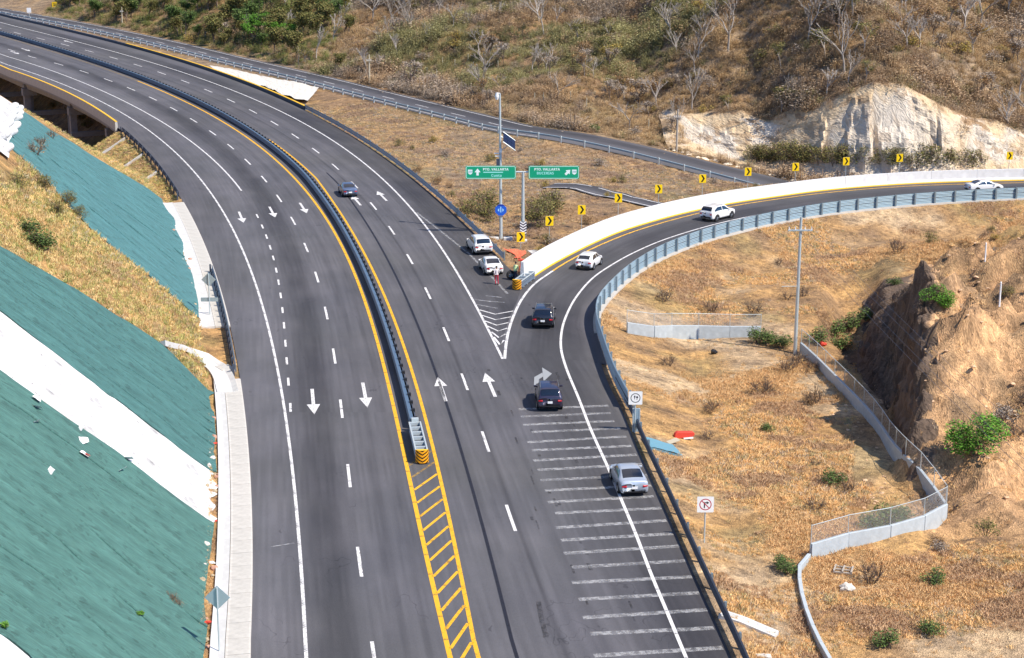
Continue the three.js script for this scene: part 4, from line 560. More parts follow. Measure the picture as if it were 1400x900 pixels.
utilityPole(-92.98, -437.91, 'slim wooden utility pole among the green trees beside the far road', 4.2, 0.7, M.paleWood);
function wire(a, b, sag, name, label, grp) { const m = new MB(), n = 16; let p = a; for (let i = 1; i <= n; i++) { const s = i / n, q = [lerp(a[0], b[0], s), lerp(a[1], b[1], s) - sag * 4 * s * (1 - s), lerp(a[2], b[2], s)]; m.tube(p, q, 0.012, 0.012, 4, false); p = q; } single(name, label, 'cable', m, M.galvDark, grp); }
{ // wires from the tall pole across the gully to the next pole
  const [x2, z2] = [23.37, -70.26]; utilityPole(x2, z2, 'tall grey concrete utility pole beyond the lower field wall', 14.85 - gy(x2, z2), 2.1, M.pole); const [x1, z1] = [24.78, -153.47];
  for (const s of [-0.46, -0.2, 0.2, 0.46]) wire([x1 + 2.1 * s, up1[1] + 0.05, z1 + 0.16], [x2 + 2.1 * s, 14.05, z2 + 0.16], 0.5, 'power_wire', 'thin power wire hanging across the shaded gully', 'wires across the gully');
}
for (const [x, z, l] of [[37.92, -142.37, 'white marker post on the crest of the eroded slope'], [35.44, -128.30, 'white marker post lower on the eroded slope']]) { const b = new MB(); b.tube([0, -0.4, 0], [0, 1.4, 0], 0.07, 0.06, 7); b.tube([0, 1.4, 0], [0, 1.48, 0], 0.06, 0.01, 7); const s = single('marker_post', l, 'post', b, M.white); s.position.set(x, gy(x, z), z); }
{ const b = new MB(); b.tube([0, -0.4, 0], [0, 1.35, 0], 0.075, 0.075, 6); b.tube([0, 1.35, 0], [0, 1.42, 0], 0.075, 0.02, 6); const g = b.geo(); for (const [x, z] of [[-17.04, -329.35], [-15.28, -328.44], [-13.55, -327.82], [-10.30, -329.47], [-12.64, -332.28], [-7.91, -329.13], [-5.13, -328.84], [-2.44, -319.86], [3.62, -289.91], [5.02, -289.76], [9.29, -288.53], [11.75, -285.89], [16.64, -282.42], [20.63, -273.04], [-26.58, -331.17], [-27.99, -333.89]]) { const s = single('fence_post', 'small yellowish fence post on the hillside above the far road', 'post', g, M.paleWood, 'fence posts on the hillside'); s.position.set(x, gy(x, z), z); } }
// ---------------------------------------------------------------- crash cushions
function cushion(x, z, turn, label, L, bays, rear) {
  const t = thing('crash_cushion', label, 'crash barrier', [x, 0, z], turn); const w = 0.78, h = 0.85;       // nose towards +z
  for (const s of [-1, 1]) { const b = new MB(); b.sweep(wave(s), [[s * w / 2, 0.18, -L], [s * w / 2, 0.18, 0]]); b.sweep(wave(s), [[s * w / 2, 0.52, -L], [s * w / 2, 0.52, 0]]); part('side_rail', b, M.galv, t); const c = new MB(); c.box(0.1, 0.07, L, s * w / 2, h - 0.07, -L / 2); part('top_rail', c, M.pole, t); }
  for (let k = 0; k <= bays; k++) { const b = new MB(); b.box(w - 0.12, h - 0.06, 0.16, 0, 0.02, -L * k / bays); part('diaphragm', b, M.pole, t); }
  for (let k = 0; k < bays; k++) { const b = new MB(); b.box(w - 0.2, 0.42, L / bays - 0.3, 0, 0.16, -L * (k + 0.5) / bays); part('cartridge', b, M.galvDark, t); }
  const nt = canvasTex(256, 256, (g, W) => { g.fillStyle = '#f2a410'; g.fillRect(0, 0, W, W); g.strokeStyle = '#181208'; g.lineWidth = 22; for (let k = -2; k < 5; k++) { g.beginPath(); g.moveTo(0, k * 70 - 20); g.lineTo(W / 2, k * 70 + 90); g.lineTo(W, k * 70 - 20); g.stroke(); } });
  const b = new MB(); b.grid(14, 8, (s, v) => { const a = -Math.PI / 2 + Math.PI * s; return [Math.sin(a) * (w / 2 + 0.06), 0.1 + v * (h + 0.05), 0.06 + Math.cos(a) * 0.34, s, v]; }); part('nose', b, printed(nt), t);
  const c = new MB(); c.grid(14, 4, (s, v) => { const a = -Math.PI / 2 + Math.PI * s; return [Math.sin(a) * (w / 2 + 0.06) * v, h + 0.15 - 0.02 * v, 0.06 + Math.cos(a) * 0.34 * v, s, v]; }); part('nose_cap', c, M.yellow, t);
  if (rear) { const d = new MB(); d.box(0.5, 1.0, 0.3, 0.05, 0, -L - 0.35); part('back_post', d, M.pole, t); }
  return t;
}
{ const d = 116.5; cushion(lerp(xYL(d), xYR(d), 0.5) + 0.05, -d, roadTurn(d) , 'grey crash cushion with a yellow chevron nose at the end of the median barrier', 6.6, 6, true); }
{ const [x, z] = [0.48, -166.99]; const t = cushion(x, z, Math.atan2(-(WB[6][0] - x), -(WB[6][1] - z)), 'pale crash cushion with a yellow nose in front of the white parapet', 4.6, 4, false); }
// ---------------------------------------------------------------- loose things
{ const [x, z] = [10.47, -120.73], b = new MB(); b.grid(10, 8, (s, t) => { const a = (s - 0.5) * 2.2, c = (t - 0.5) * 2.4; return [x + a + c * 0.2, gy(x + a, z + c) + 0.10 + 0.12 * fbm(s * 4, t * 4, 3, 2) + 0.05, z + c, s, t]; }); b.grid(10, 1, (s, t) => { const a = (s - 0.5) * 2.2; return [x + a + 0.24, gy(x + a, z + 1.2) + 0.12 - 0.25 * t + 0.03, z + 1.2 + 0.02 * t, s, t]; }); single('tarp', 'blue grey tarp lying on the dry grass beside the near guardrail', 'tarp', b, M.blueTarp); }
{ const [x, z] = [12.38, -124.75], t = thing('plastic_barrier', 'red plastic barrier lying on its side in the dry grass', 'barrier', [x, gy(x, z) + 0.28, z], 0.25); const s = new THREE.Shape(); s.moveTo(-0.85, -0.22); s.lineTo(0.85, -0.1); s.quadraticCurveTo(1.0, 0.1, 0.8, 0.2); s.lineTo(-0.6, 0.32); s.quadraticCurveTo(-0.95, 0.2, -0.85, -0.22); part('body', plate(s, 0.34, 0.06), M.red, t).position.z = -0.2; t.scale.setScalar(0.8); const b = new MB(); b.box(0.9, 0.12, 0.4, 0.35, -0.32, 0.1); part('foot', b, M.white, t); }
{ const [x, z] = [11.42, -122.80], s = single('broken_board', 'small pale broken board between the tarp and the red barrier', 'board', new RoundedBoxGeometry(0.9, 0.08, 0.5, 1, 0.02), M.paleWood); s.position.set(x, gy(x, z) + 0.15, z); s.rotation.set(0.1, 0.5, 0.12); }
{ const [x, z] = [0.46, -185.19], b = new MB(); b.grid(16, 12, (s, t) => { const a = (s - 0.5) * 2.5 * (0.6 + 0.4 * Math.sin(t * 5 + 1)), c = (t - 0.5) * 6 + 0.5 * Math.sin(s * 9); return [x + a + 0.1 * c, gy(x + a, z + c) + 0.09 + 0.32 * Math.max(0, fbm(s * 5, t * 5, 3, 21) - 0.28), z + c, s, t]; }); single('safety_netting', 'crumpled orange red safety netting on the ground behind the exit nose', 'netting', b, M.orange); }
{ const [x, z] = [19.06, -96.32], s = single('boulder', 'pale boulder on the dry slope below the field wall', 'boulder', rockG[1], rockM[0]); s.position.set(x, gy(x, z) + 0.2, z); s.scale.set(0.42, 0.4, 0.36); }
{ const [x, z] = [19.45, -99.63], t = thing('wooden_frame', 'weathered wooden frame lying on the dry slope below the field wall', 'frame', [x, gy(x, z) + 0.12, z], -0.3); const b = [[1.1, 0.1, 0, -0.45], [1.1, 0.1, 0, 0.45], [1.1, 0.1, 0, 0]]; for (const [w, d, xx, zz] of b) { const m = new MB(); m.box(w, 0.08, d, xx, 0, zz); part('board', m, M.wood, t); } for (const xx of [-0.5, 0, 0.5]) { const m = new MB(); m.box(0.09, 0.07, 1, xx, 0.085, 0); part('slat', m, M.wood, t); } }
for (const [x, z, w, l] of [[17.58, -152.61, 0.28, 'small black rubbish bag on the pale bare patch of the field'], [27.52, -155.35, 0.3, 'red bag lying in the green weeds by the fence corner']]) { const s = single('rubbish_bag', l, 'bag', rockG[0], l.includes('red') ? M.red : M.black); s.position.set(x, gy(x, z) + 0.2, z); s.scale.setScalar(w); }
{ const [x, z] = [12.96, -86.41]; const s = single('boulder', 'white stone beside the near guardrail at the foot of the chute', 'boulder', rockG[2], rockM[0]); s.position.set(x, gy(x, z) + 0.1, z); s.scale.set(0.4, 0.2, 0.25); }
{ const [x, z] = [2.91, -186.24]; const s = single('concrete_slab', 'pale concrete slab on the ground behind the start of the white parapet', 'slab', new RoundedBoxGeometry(1.5, 0.2, 4, 1, 0.03), M.paleConcrete); s.position.set(x, gy(x, z) + 0.06, z); s.rotation.y = 0.3; }
// ---------------------------------------------------------------- vehicles: one lofted body surface, glazing laid on it
// stations: [z (rear +), bottom, shoulderHeight, roofHeight, halfWidth at the shoulder, halfWidth of the roof]
const SEDAN = { L: 4.5, r: 0.325, wz: [1.32, -1.36], st: [[2.25, 0.40, 0.72, 0.84, 0.78, 0.62], [2.21, 0.30, 0.84, 1.02, 0.84, 0.70], [2.1, 0.25, 0.90, 1.08, 0.87, 0.72], [1.85, 0.24, 0.93, 1.10, 0.885, 0.71], [1.62, 0.22, 0.95, 1.14, 0.895, 0.70], [1.2, 0.22, 0.96, 1.31, 0.9, 0.68], [0.8, 0.22, 0.95, 1.42, 0.905, 0.64], [0.3, 0.22, 0.94, 1.47, 0.905, 0.635], [-0.2, 0.22, 0.93, 1.46, 0.905, 0.635], [-0.55, 0.22, 0.92, 1.38, 0.9, 0.64], [-0.95, 0.22, 0.91, 1.16, 0.89, 0.62], [-1.25, 0.22, 0.89, 1.0, 0.88, 0.66], [-1.7, 0.23, 0.84, 0.95, 0.86, 0.64], [-2.05, 0.25, 0.74, 0.84, 0.8, 0.58], [-2.2, 0.3, 0.62, 0.72, 0.7, 0.5], [-2.27, 0.4, 0.55, 0.62, 0.55, 0.4]], rear: [1.64, 0.78], side: [1.25, -0.85], wind: [-1.2, -0.5], rearW: 0.86, roof: [0.62, -0.35] };
const HATCH = { L: 4.05, r: 0.32, wz: [1.22, -1.2], st: [[2.02, 0.42, 0.78, 0.92, 0.78, 0.64], [1.98, 0.32, 0.88, 1.06, 0.84, 0.68], [1.88, 0.27, 0.94, 1.18, 0.86, 0.66], [1.7, 0.24, 0.95, 1.28, 0.86, 0.60], [1.45, 0.22, 0.96, 1.43, 0.88, 0.64], [1.0, 0.22, 0.95, 1.50, 0.89, 0.64], [0.2, 0.22, 0.94, 1.52, 0.89, 0.63], [-0.3, 0.22, 0.93, 1.49, 0.89, 0.63], [-0.65, 0.22, 0.92, 1.36, 0.885, 0.59], [-1.0, 0.22, 0.92, 1.14, 0.88, 0.62], [-1.25, 0.22, 0.9, 1.02, 0.87, 0.64], [-1.65, 0.24, 0.82, 0.92, 0.84, 0.6], [-1.9, 0.28, 0.7, 0.8, 0.74, 0.52], [-2.03, 0.38, 0.56, 0.64, 0.58, 0.4]], rear: [1.9, 1.47], side: [1.45, -0.9], wind: [-1.05, -0.45], rearW: 0.86, roof: [1.2, -0.3] };
const SUV = { L: 4.6, r: 0.37, wz: [1.38, -1.4], st: [[2.3, 0.5, 0.86, 1.02, 0.84, 0.7], [2.27, 0.4, 0.98, 1.14, 0.89, 0.74], [2.2, 0.34, 1.05, 1.24, 0.915, 0.74], [2.05, 0.31, 1.08, 1.5, 0.925, 0.74], [1.88, 0.3, 1.09, 1.66, 0.93, 0.72], [1.4, 0.29, 1.09, 1.71, 0.94, 0.72], [0.3, 0.29, 1.07, 1.73, 0.94, 0.715], [-0.3, 0.29, 1.06, 1.7, 0.94, 0.71], [-0.7, 0.29, 1.05, 1.52, 0.935, 0.66], [-1.05, 0.29, 1.05, 1.26, 0.93, 0.69], [-1.3, 0.29, 1.03, 1.14, 0.92, 0.71], [-1.75, 0.3, 0.98, 1.08, 0.9, 0.68], [-2.1, 0.34, 0.88, 0.98, 0.84, 0.6], [-2.25, 0.4, 0.72, 0.82, 0.72, 0.5], [-2.32, 0.5, 0.64, 0.7, 0.55, 0.4]], rear: [2.2, 1.9], side: [1.85, -0.95], wind: [-1.1, -0.5], rearW: 0.86, roof: [1.6, -0.25], rails: true };
function carSurface(K) {
  const st = K.st.slice().sort((a, b) => b[0] - a[0]);
  const cr = (a, b, c, d, t) => { const m1 = (c - a) * 0.42, m2 = (d - b) * 0.42, t2 = t * t, t3 = t2 * t; return (2 * t3 - 3 * t2 + 1) * b + (t3 - 2 * t2 + t) * m1 + (-2 * t3 + 3 * t2) * c + (t3 - t2) * m2; };
  const row = z => { const n = st.length; for (let i = 0; i < n - 1; i++) if (z <= st[i][0] && z >= st[i + 1][0]) { const t = (st[i][0] - z) / (st[i][0] - st[i + 1][0]), h = st[i][0] - st[i + 1][0], A = st[Math.max(0, i - 1)], D = st[Math.min(n - 1, i + 2)], ka = i ? clamp(h / (A[0] - st[i][0]), 0, 1.6) : 1, kd = i < n - 2 ? clamp(h / (st[i + 1][0] - D[0]), 0, 1.6) : 1; return st[i].map((v, k) => { const b = v, c = st[i + 1][k], a = b - (b - A[k]) * ka, d = c + (D[k] - c) * kd; return cr(a, b, c, d, t); }); } return z > st[0][0] ? st[0] : st[n - 1]; };
  // v: 0 at the roof middle, 1 at the roof edge, 2 at the shoulder, 3 at the widest flank, 4 at the sill, 5 under the middle
  const vs = [0, 0.4, 0.75, 1, 1.15, 1.5, 1.85, 2, 2.15, 2.5, 3, 3.5, 3.8, 4, 5];
  const S = (z, v, side) => { const [, bt, sh, rf, w, rw] = row(z); const fl = lerp(bt, sh, 0.55); const pts = [[0, rf], [rw * 0.42, rf - 0.006], [rw * 0.8, rf - 0.022], [rw * 0.97, rf - 0.05], [lerp(rw, w, 0.12), lerp(rf, sh, 0.2) - 0.03], [lerp(rw, w, 0.5), lerp(rf, sh, 0.55)], [lerp(rw, w, 0.84), lerp(rf, sh, 0.9)], [w - 0.035, sh], [w - 0.01, sh - 0.05], [w - 0.012, lerp(sh, fl, 0.55)], [w + 0.008, fl], [w - 0.015, lerp(fl, bt, 0.6)], [w - 0.04, bt + 0.06], [w - 0.12, bt], [0, bt]]; let i = 0; while (i < vs.length - 2 && v > vs[i + 1]) i++; const t = clamp((v - vs[i]) / (vs[i + 1] - vs[i])); return [side * lerp(pts[i][0], pts[i + 1][0], t), lerp(pts[i][1], pts[i + 1][1], t), z]; };
  return { S, st, vs };
}
function patch(cs, z0, z1, v0, v1, side, off, nz = 6, nv = 4) {                  // a piece of the body surface lifted by off
  const b = new MB(), N = (z, v) => { const e = 0.02, a = cs.S(z + e, v, side), c = cs.S(z - e, v, side), p = cs.S(z, v + 0.04, side), q = cs.S(z, Math.max(0, v - 0.04), side); const A = [a[0] - c[0], a[1] - c[1], a[2] - c[2]], B = [p[0] - q[0], p[1] - q[1], p[2] - q[2]]; let n = [A[1] * B[2] - A[2] * B[1], A[2] * B[0] - A[0] * B[2], A[0] * B[1] - A[1] * B[0]]; const l = Math.hypot(...n) || 1; n = n.map(k => k / l * -side); if (n[1] < -0.3 && v < 3) n = n.map(k => -k); return n; };
  b.grid(nz, nv, (s, t) => { const z = lerp(z0, z1, s), v = lerp(typeof v0 === 'function' ? v0(s) : v0, typeof v1 === 'function' ? v1(s) : v1, t), p = cs.S(z, v, side), n = N(z, v); return [p[0] + n[0] * off, p[1] + n[1] * off, p[2] + n[2] * off, s, t]; }); return b;
}
const glassM = new THREE.MeshPhysicalMaterial({ color: lin(0.012, 0.016, 0.026), roughness: 0.06, clearcoat: 1, clearcoatRoughness: 0.03 });
const tailM = std(lin(0.5, 0.015, 0.03), 0.3), lampM = std(lin(0.75, 0.76, 0.78), 0.2), rimM = std(lin(0.45, 0.46, 0.48), 0.3, 0.8);
const wheelG = {}; function wheelGeo(r) { return wheelG[r] ||= { tyre: new THREE.LatheGeometry([[r * 0.62, -0.1], [r * 0.9, -0.11], [r, -0.08], [r, 0.08], [r * 0.9, 0.11], [r * 0.62, 0.1]].map(p => new THREE.Vector2(...p)), 22).rotateZ(Math.PI / 2), rim: (() => { const b = new MB(); for (const s of [-1, 1]) { b.tube([0, 0, 0], [s * 0.085, 0, 0], r * 0.2, r * 0.16, 10); for (let k = 0; k < 5; k++) { const a = k * Math.PI * 2 / 5; b.tube([s * 0.075, 0, 0], [s * 0.08, Math.cos(a) * r * 0.62, Math.sin(a) * r * 0.62], 0.05, 0.035, 5); } } b.tube([-0.06, 0, 0], [0.06, 0, 0], r * 0.63, r * 0.63, 18); return b.geo(); })() }; }
function car(x, z, turn, K, paint, name, label, W = 1, group) {
  const t = thing(name, label, 'car', [x, 0.012, z], turn, group), cs = carSurface(K), zs = []; for (let i = 0; i < cs.st.length - 1; i++) { const n = Math.max(1, Math.round((cs.st[i][0] - cs.st[i + 1][0]) / 0.07)); for (let k = 0; k < n; k++) zs.push(lerp(cs.st[i][0], cs.st[i + 1][0], k / n)); } zs.push(cs.st[cs.st.length - 1][0]);
  const b = new MB(), vs = cs.vs;
  for (const side of [-1, 1]) { const k0 = b.p.length / 3, n = vs.length; zs.forEach((q, i) => { vs.forEach(v => b.v(...cs.S(q, v, side))); if (i) for (let j = 0; j < n - 1; j++) { const a = k0 + (i - 1) * n + j; side > 0 ? b.quad(a, a + n, a + n + 1, a + 1) : b.quad(a, a + 1, a + n + 1, a + n); } }); for (const i of [0, zs.length - 1]) for (let j = 0; j < n - 2; j++) { const a = k0 + i * n + j; b.tri(k0 + i * n + n - 1, a, a + 1); } }
  const body = part('body', mergeVertices(b.geo().deleteAttribute('uv').deleteAttribute('normal'), 0.0005), paint, t); body.geometry.computeVertexNormals(); body.geometry.setAttribute('uv', new THREE.Float32BufferAttribute(new Float32Array(body.geometry.attributes.position.count * 2), 2));
  const both = (nm, mat, a, c, v0, v1, off, parent = t, nz = 8, nv = 4) => { const m = new MB(); for (const s of [-1, 1]) { const q = patch(cs, a, c, v0, v1, s, off, nz, nv); const k = m.p.length / 3; m.p.push(...q.p); m.uv.push(...q.uv); m.i.push(...q.i.map(i => i + k)); } return part(nm, m, mat, parent); };
  both('rear_window', glassM, K.rear[0], K.rear[1], 0, 0.9, 0.012); both('windscreen', glassM, K.wind[1], K.wind[0], 0, 0.92, 0.012);
  const sd = K.side, midz = lerp(sd[0], sd[1], 0.52);
  for (const s of [-1, 1]) { part('side_window', patch(cs, sd[0], midz + 0.05, q => lerp(1.62, 1.12, Math.min(1, q * 2.2)), 1.93, s, 0.012, 8, 4), glassM, t); part('side_window', patch(cs, midz - 0.05, sd[1], q => lerp(1.12, 1.72, Math.max(0, q * 1.5 - 0.5)), 1.93, s, 0.012, 8, 4), glassM, t); }
  if (K.rails) for (const s of [-1, 1]) { const m = new MB(); let p = cs.S(K.roof[0], 0.95, s); for (let i = 1; i <= 8; i++) { const q = cs.S(lerp(K.roof[0], K.roof[1], i / 8), 0.95, s); m.tube([p[0], p[1] + 0.06, p[2]], [q[0], q[1] + 0.06, q[2]], 0.022, 0.022, 5, false); p = q; } part('roof_rail', m, rimM, t); }
  const zr = K.st[0][0]; for (const s of [-1, 1]) { const lw = K.st[0][4], g = new RoundedBoxGeometry(0.34, 0.15, 0.16, 2, 0.05), m = part('tail_light', g, tailM, t); m.position.set(s * (lw - 0.13), K.st[0][2] + 0.0, zr - 0.055); m.rotation.y = s * 0.25; }
  const zf = K.st[K.st.length - 1][0]; for (const s of [-1, 1]) part('headlight', patch(cs, zf + 0.42, zf + 0.1, 2.0, 2.6, s, 0.012, 5, 3), lampM, t);
  { const m = new MB(), by = K.st[1][1]; m.box(K.st[2][4] * 1.55, 0.2, 0.12, 0, by + 0.0, zr - 0.06); part('lower_bumper', m, M.black, t); const pm = new MB(); pm.box(0.36, 0.17, 0.03, 0, lerp(K.st[0][1], K.st[0][2], 0.45), zr - 0.005); part('number_plate', pm, M.white, t); }
  for (const s of [-1, 1]) { const p = cs.S(K.wind[0] + 0.32, 1.95, s), m = new THREE.Mesh(new RoundedBoxGeometry(0.2, 0.15, 0.11, 2, 0.04), paint); m.name = 'mirror'; m.position.set(p[0] + s * 0.09, p[1] + 0.05, p[2]); t.add(m); }
  const wg = wheelGeo(K.r); for (const wz of K.wz) for (const s of [-1, 1]) { const w = cs.S(wz, 3, s)[0]; const arch = new THREE.CircleGeometry(K.r + 0.07, 24); const a = part('wheel_arch', arch, M.black, t); a.rotation.y = s * Math.PI / 2; a.position.set(w + s * 0.006, K.r + 0.02, wz); const wh = new THREE.Group(); wh.name = 'wheel'; wh.position.set(w - s * 0.085, K.r, wz); t.add(wh); part('tyre', wg.tyre, M.rubber, wh); part('rim', wg.rim, rimM, wh); }
  t.scale.set(W, 1, 1); return t;
}
const paint = (r, g, b, metal = 0, rough = 0.35) => new THREE.MeshPhysicalMaterial({ color: lin(r, g, b), metalness: metal, roughness: rough, clearcoat: 1, clearcoatRoughness: 0.06 });
const dirAt = (c, x, z) => { const n = nearest(c, x, z), i = clamp(Math.floor(n.i), 2, c.length - 4); return Math.atan2(-(c[i + 3][0] - c[i - 2][0]), -(c[i + 3][1] - c[i - 2][1])); };
// rear contact point -> centre of the car
function drive(rx, rz, turn, K, ...rest) { return car(rx - Math.sin(turn) * K.L * 0.46, rz - Math.cos(turn) * K.L * 0.46, turn, K, ...rest); }
{ const w1 = paint(0.82, 0.82, 0.82), w2 = paint(0.84, 0.84, 0.83);
  const p1 = [-19.35, -214.56]; drive(...p1, roadTurn(-p1[1]), SEDAN, paint(0.10, 0.14, 0.24, 0.3), 'sedan_car', 'dark grey blue sedan driving away in the lane next to the median');
  const p2 = [-2.92, -182.18]; drive(...p2, 0.24, SUV, w1, 'suv_car', 'white sport utility car parked on the shoulder beside the guardrail', 1.04);
  const p3 = [-1.71, -172.83]; drive(...p3, 0.2, SEDAN, w2, 'sedan_car', 'white sedan parked behind the white sport utility car');
  const p4 = [7.07, -175.08]; drive(...p4, dirAt(RR, ...p4), HATCH, w1, 'hatchback_car', 'white hatchback driving up the ramp beside the parapet');
  const p5 = [21.76, -199.80]; drive(...p5, dirAt(RR, ...p5) , SUV, w2, 'suv_car', 'white sport utility car driving along the ramp railing');
  const p6 = [55.46, -217.96]; drive(...p6, dirAt(RR, ...p6), SEDAN, w1, 'sedan_car', 'white sedan far along the ramp partly behind the railing');
  const p7 = [2.66, -152.25]; drive(...p7, dirAt(RR, ...p7) * 0.6 - 0.02, SUV, paint(0.012, 0.014, 0.024), 'suv_car', 'black sport utility car on the ramp beside the striped gore');
  const p8 = [2.80, -128.16]; drive(...p8, 0.03, SUV, paint(0.035, 0.03, 0.06, 0.3), 'suv_car', 'dark plum sport utility car behind the bent lane arrow');
  const p9 = [7.82, -109.87]; drive(...p9, 0.13, SEDAN, paint(0.50, 0.57, 0.66, 0.35), 'sedan_car', 'silver blue sedan on the shoulder line over the rumble bars', 1.04);
}
// ---------------------------------------------------------------- two road workers
function sdCap(p, a, b, r0, r1) { const pa = [p[0] - a[0], p[1] - a[1], p[2] - a[2]], ba = [b[0] - a[0], b[1] - a[1], b[2] - a[2]]; const h = clamp((pa[0] * ba[0] + pa[1] * ba[1] + pa[2] * ba[2]) / (ba[0] * ba[0] + ba[1] * ba[1] + ba[2] * ba[2])); return Math.hypot(pa[0] - ba[0] * h, pa[1] - ba[1] * h, pa[2] - ba[2] * h) - lerp(r0, r1, h); }
function bodyMesh(bones, colorAt, res = 84, size = 1.0) {
  const mc = new MarchingCubes(res, new THREE.MeshBasicMaterial(), false, false, 200000); mc.isolation = 0; const half = size;
  for (let k = 0; k < res; k++) for (let j = 0; j < res; j++) for (let i = 0; i < res; i++) { const p = [(i - res / 2) / (res / 2) * half, (j - res / 2) / (res / 2) * half + 0.9, (k - res / 2) / (res / 2) * half]; let d = 9; for (const [a, b, r0, r1] of bones) { const e = sdCap(p, a, b, r0, r1); const h = clamp(0.5 + 0.5 * (d - e) / 0.035); d = lerp(d, e, h) - 0.035 * h * (1 - h); } mc.field[i + j * res + k * res * res] = -d; }
  mc.update(); const n = mc.count ?? mc.geometry.drawRange.count; const P = mc.positionArray.slice(0, n * 3), g = new THREE.BufferGeometry(); const C = new Float32Array(n * 3);
  for (let i = 0; i < n; i++) { P[i * 3] *= half; P[i * 3 + 1] = P[i * 3 + 1] * half + 0.9; P[i * 3 + 2] *= half; C.set(colorAt(P[i * 3], P[i * 3 + 1], P[i * 3 + 2]), i * 3); }
  g.setAttribute('position', new THREE.BufferAttribute(P, 3)); g.setAttribute('color', new THREE.BufferAttribute(C, 3)); const m = mergeVertices(g, 1e-4); m.computeVertexNormals(); return m;
}
const clothM = new THREE.MeshStandardMaterial({ vertexColors: true, roughness: 0.85 });
function hand(c, dir) { const o = []; const f = [[-0.03, 0.075], [-0.01, 0.09], [0.01, 0.085], [0.03, 0.065]]; for (const [q, l] of f) { const a = [c[0] + q, c[1] - 0.03, c[2]], m = [a[0], a[1] - l * 0.55, a[2] - 0.012], e = [a[0], a[1] - l, a[2] - 0.035]; o.push([a, m, 0.01, 0.009], [m, e, 0.009, 0.008]); } o.push([[c[0] + 0.035 * dir, c[1] + 0.01, c[2]], [c[0] + 0.065 * dir, c[1] - 0.045, c[2] - 0.02], 0.012, 0.009]); o.push([[c[0], c[1] + 0.03, c[2]], [c[0], c[1] - 0.03, c[2]], 0.032, 0.036]); return o; }
function person(x, z, turn, label, pose, col, y = 0) {
  const t = thing('person', label, 'person', [x, y, z], turn); const b = pose; const bones = [[[0, 1.0, 0], [0, 1.38, b.lean], 0.135, 0.15], [[-0.14, 1.4, b.lean], [0.14, 1.4, b.lean], 0.075, 0.075], [[0, 1.42, b.lean], [0, 1.56, b.lean * 1.2], 0.058, 0.055], [[0, 1.6, b.lean * 1.3 - 0.01], [0, 1.69, b.lean * 1.3], 0.085, 0.098], [[0, 1.61, b.lean * 1.3 - 0.10], [0, 1.58, b.lean * 1.3 - 0.115], 0.014, 0.016],
    ...[-1, 1].flatMap(s => [[[s * 0.09, 0.98, 0], [s * b.hip, 0.52, b.knee[s > 0 ? 1 : 0]], 0.1, 0.065], [[s * b.hip, 0.52, b.knee[s > 0 ? 1 : 0]], [s * b.hip, 0.1, b.foot[s > 0 ? 1 : 0]], 0.062, 0.045], [[s * b.hip, 0.05, b.foot[s > 0 ? 1 : 0] + 0.05], [s * b.hip, 0.04, b.foot[s > 0 ? 1 : 0] - 0.15], 0.05, 0.042], [[s * 0.19, 1.4, b.lean], b.elbow[s > 0 ? 1 : 0], 0.055, 0.045], [b.elbow[s > 0 ? 1 : 0], b.wrist[s > 0 ? 1 : 0], 0.043, 0.032], ...hand(b.wrist[s > 0 ? 1 : 0], -s)])];
  part('body', bodyMesh(bones, (X, Y, Z) => { const nearHand = b.wrist.some(w => Math.hypot(X - w[0], Y - w[1] + 0.03, Z - w[2]) < 0.1); if (nearHand) return [0.42, 0.24, 0.15]; if (Y > 1.5) return [0.42, 0.24, 0.15]; if (Y < 0.1) return [0.03, 0.025, 0.02]; return Y > 0.96 || Math.abs(X) > 0.24 && Y > 0.7 ? col.top : col.legs; }), clothM, t);
  const hx = b.lean * 1.3; const hd = new THREE.SphereGeometry(0.112, 16, 10, 0, Math.PI * 2, 0, Math.PI * 0.55); part(col.helmet ? 'helmet' : 'hair', hd, col.head, t).position.set(0, 1.7, hx + 0.008); for (const s of [-1, 1]) { const e = part('eye', new THREE.SphereGeometry(0.012, 8, 6), M.black, t); e.position.set(s * 0.034, 1.645, hx - 0.088); }
  if (col.vest) { const v = new MB(); v.grid(20, 6, (s, q) => { const a = s * Math.PI * 2; return [Math.cos(a) * lerp(0.185, 0.19, q), lerp(0.92, 1.44, q), Math.sin(a) * 0.165 + b.lean * clamp((lerp(0.92, 1.44, q) - 1) / 0.38), s, q]; }); part('vest', v, std(lin(...col.vest), 0.7), t); }
  return t;
}
person(-1.47, -169.10, 0.4, 'person in red trousers and a white top walking behind the white sedan', { lean: -0.03, hip: 0.1, knee: [-0.12, 0.06], foot: [0.02, 0.16], elbow: [[-0.27, 1.14, 0.06], [0.27, 1.15, -0.06]], wrist: [[-0.27, 0.92, -0.02], [0.26, 0.94, -0.2]] }, { top: [0.7, 0.62, 0.62], legs: [0.45, 0.03, 0.06], head: M.black });
person(0.32, -170.95, -0.6, 'road worker in a pale yellow vest standing beside the crash cushion', { lean: -0.08, hip: 0.11, knee: [-0.05, 0.0], foot: [0.0, 0.05], elbow: [[-0.27, 1.15, -0.08], [0.27, 1.15, -0.1]], wrist: [[-0.2, 0.98, -0.3], [0.2, 0.98, -0.32]] }, { top: [0.55, 0.7, 0.42], legs: [0.04, 0.05, 0.09], head: M.black, vest: [0.66, 0.85, 0.42] });
{ const [x, z] = [-0.14, -171.26]; const t = thing('spare_wheel', 'dark wheel standing upright between the white sedan and the crash cushion', 'wheel', [x, 0, z], 0.5); const g = wheelGeo(0.37); const a = part('tyre', g.tyre, M.rubber, t); a.position.y = 0.39; a.rotation.y = Math.PI / 2; const r = part('rim', g.rim, rimM, t); r.position.y = 0.39; r.rotation.y = Math.PI / 2; t.scale.setScalar(1.15); }
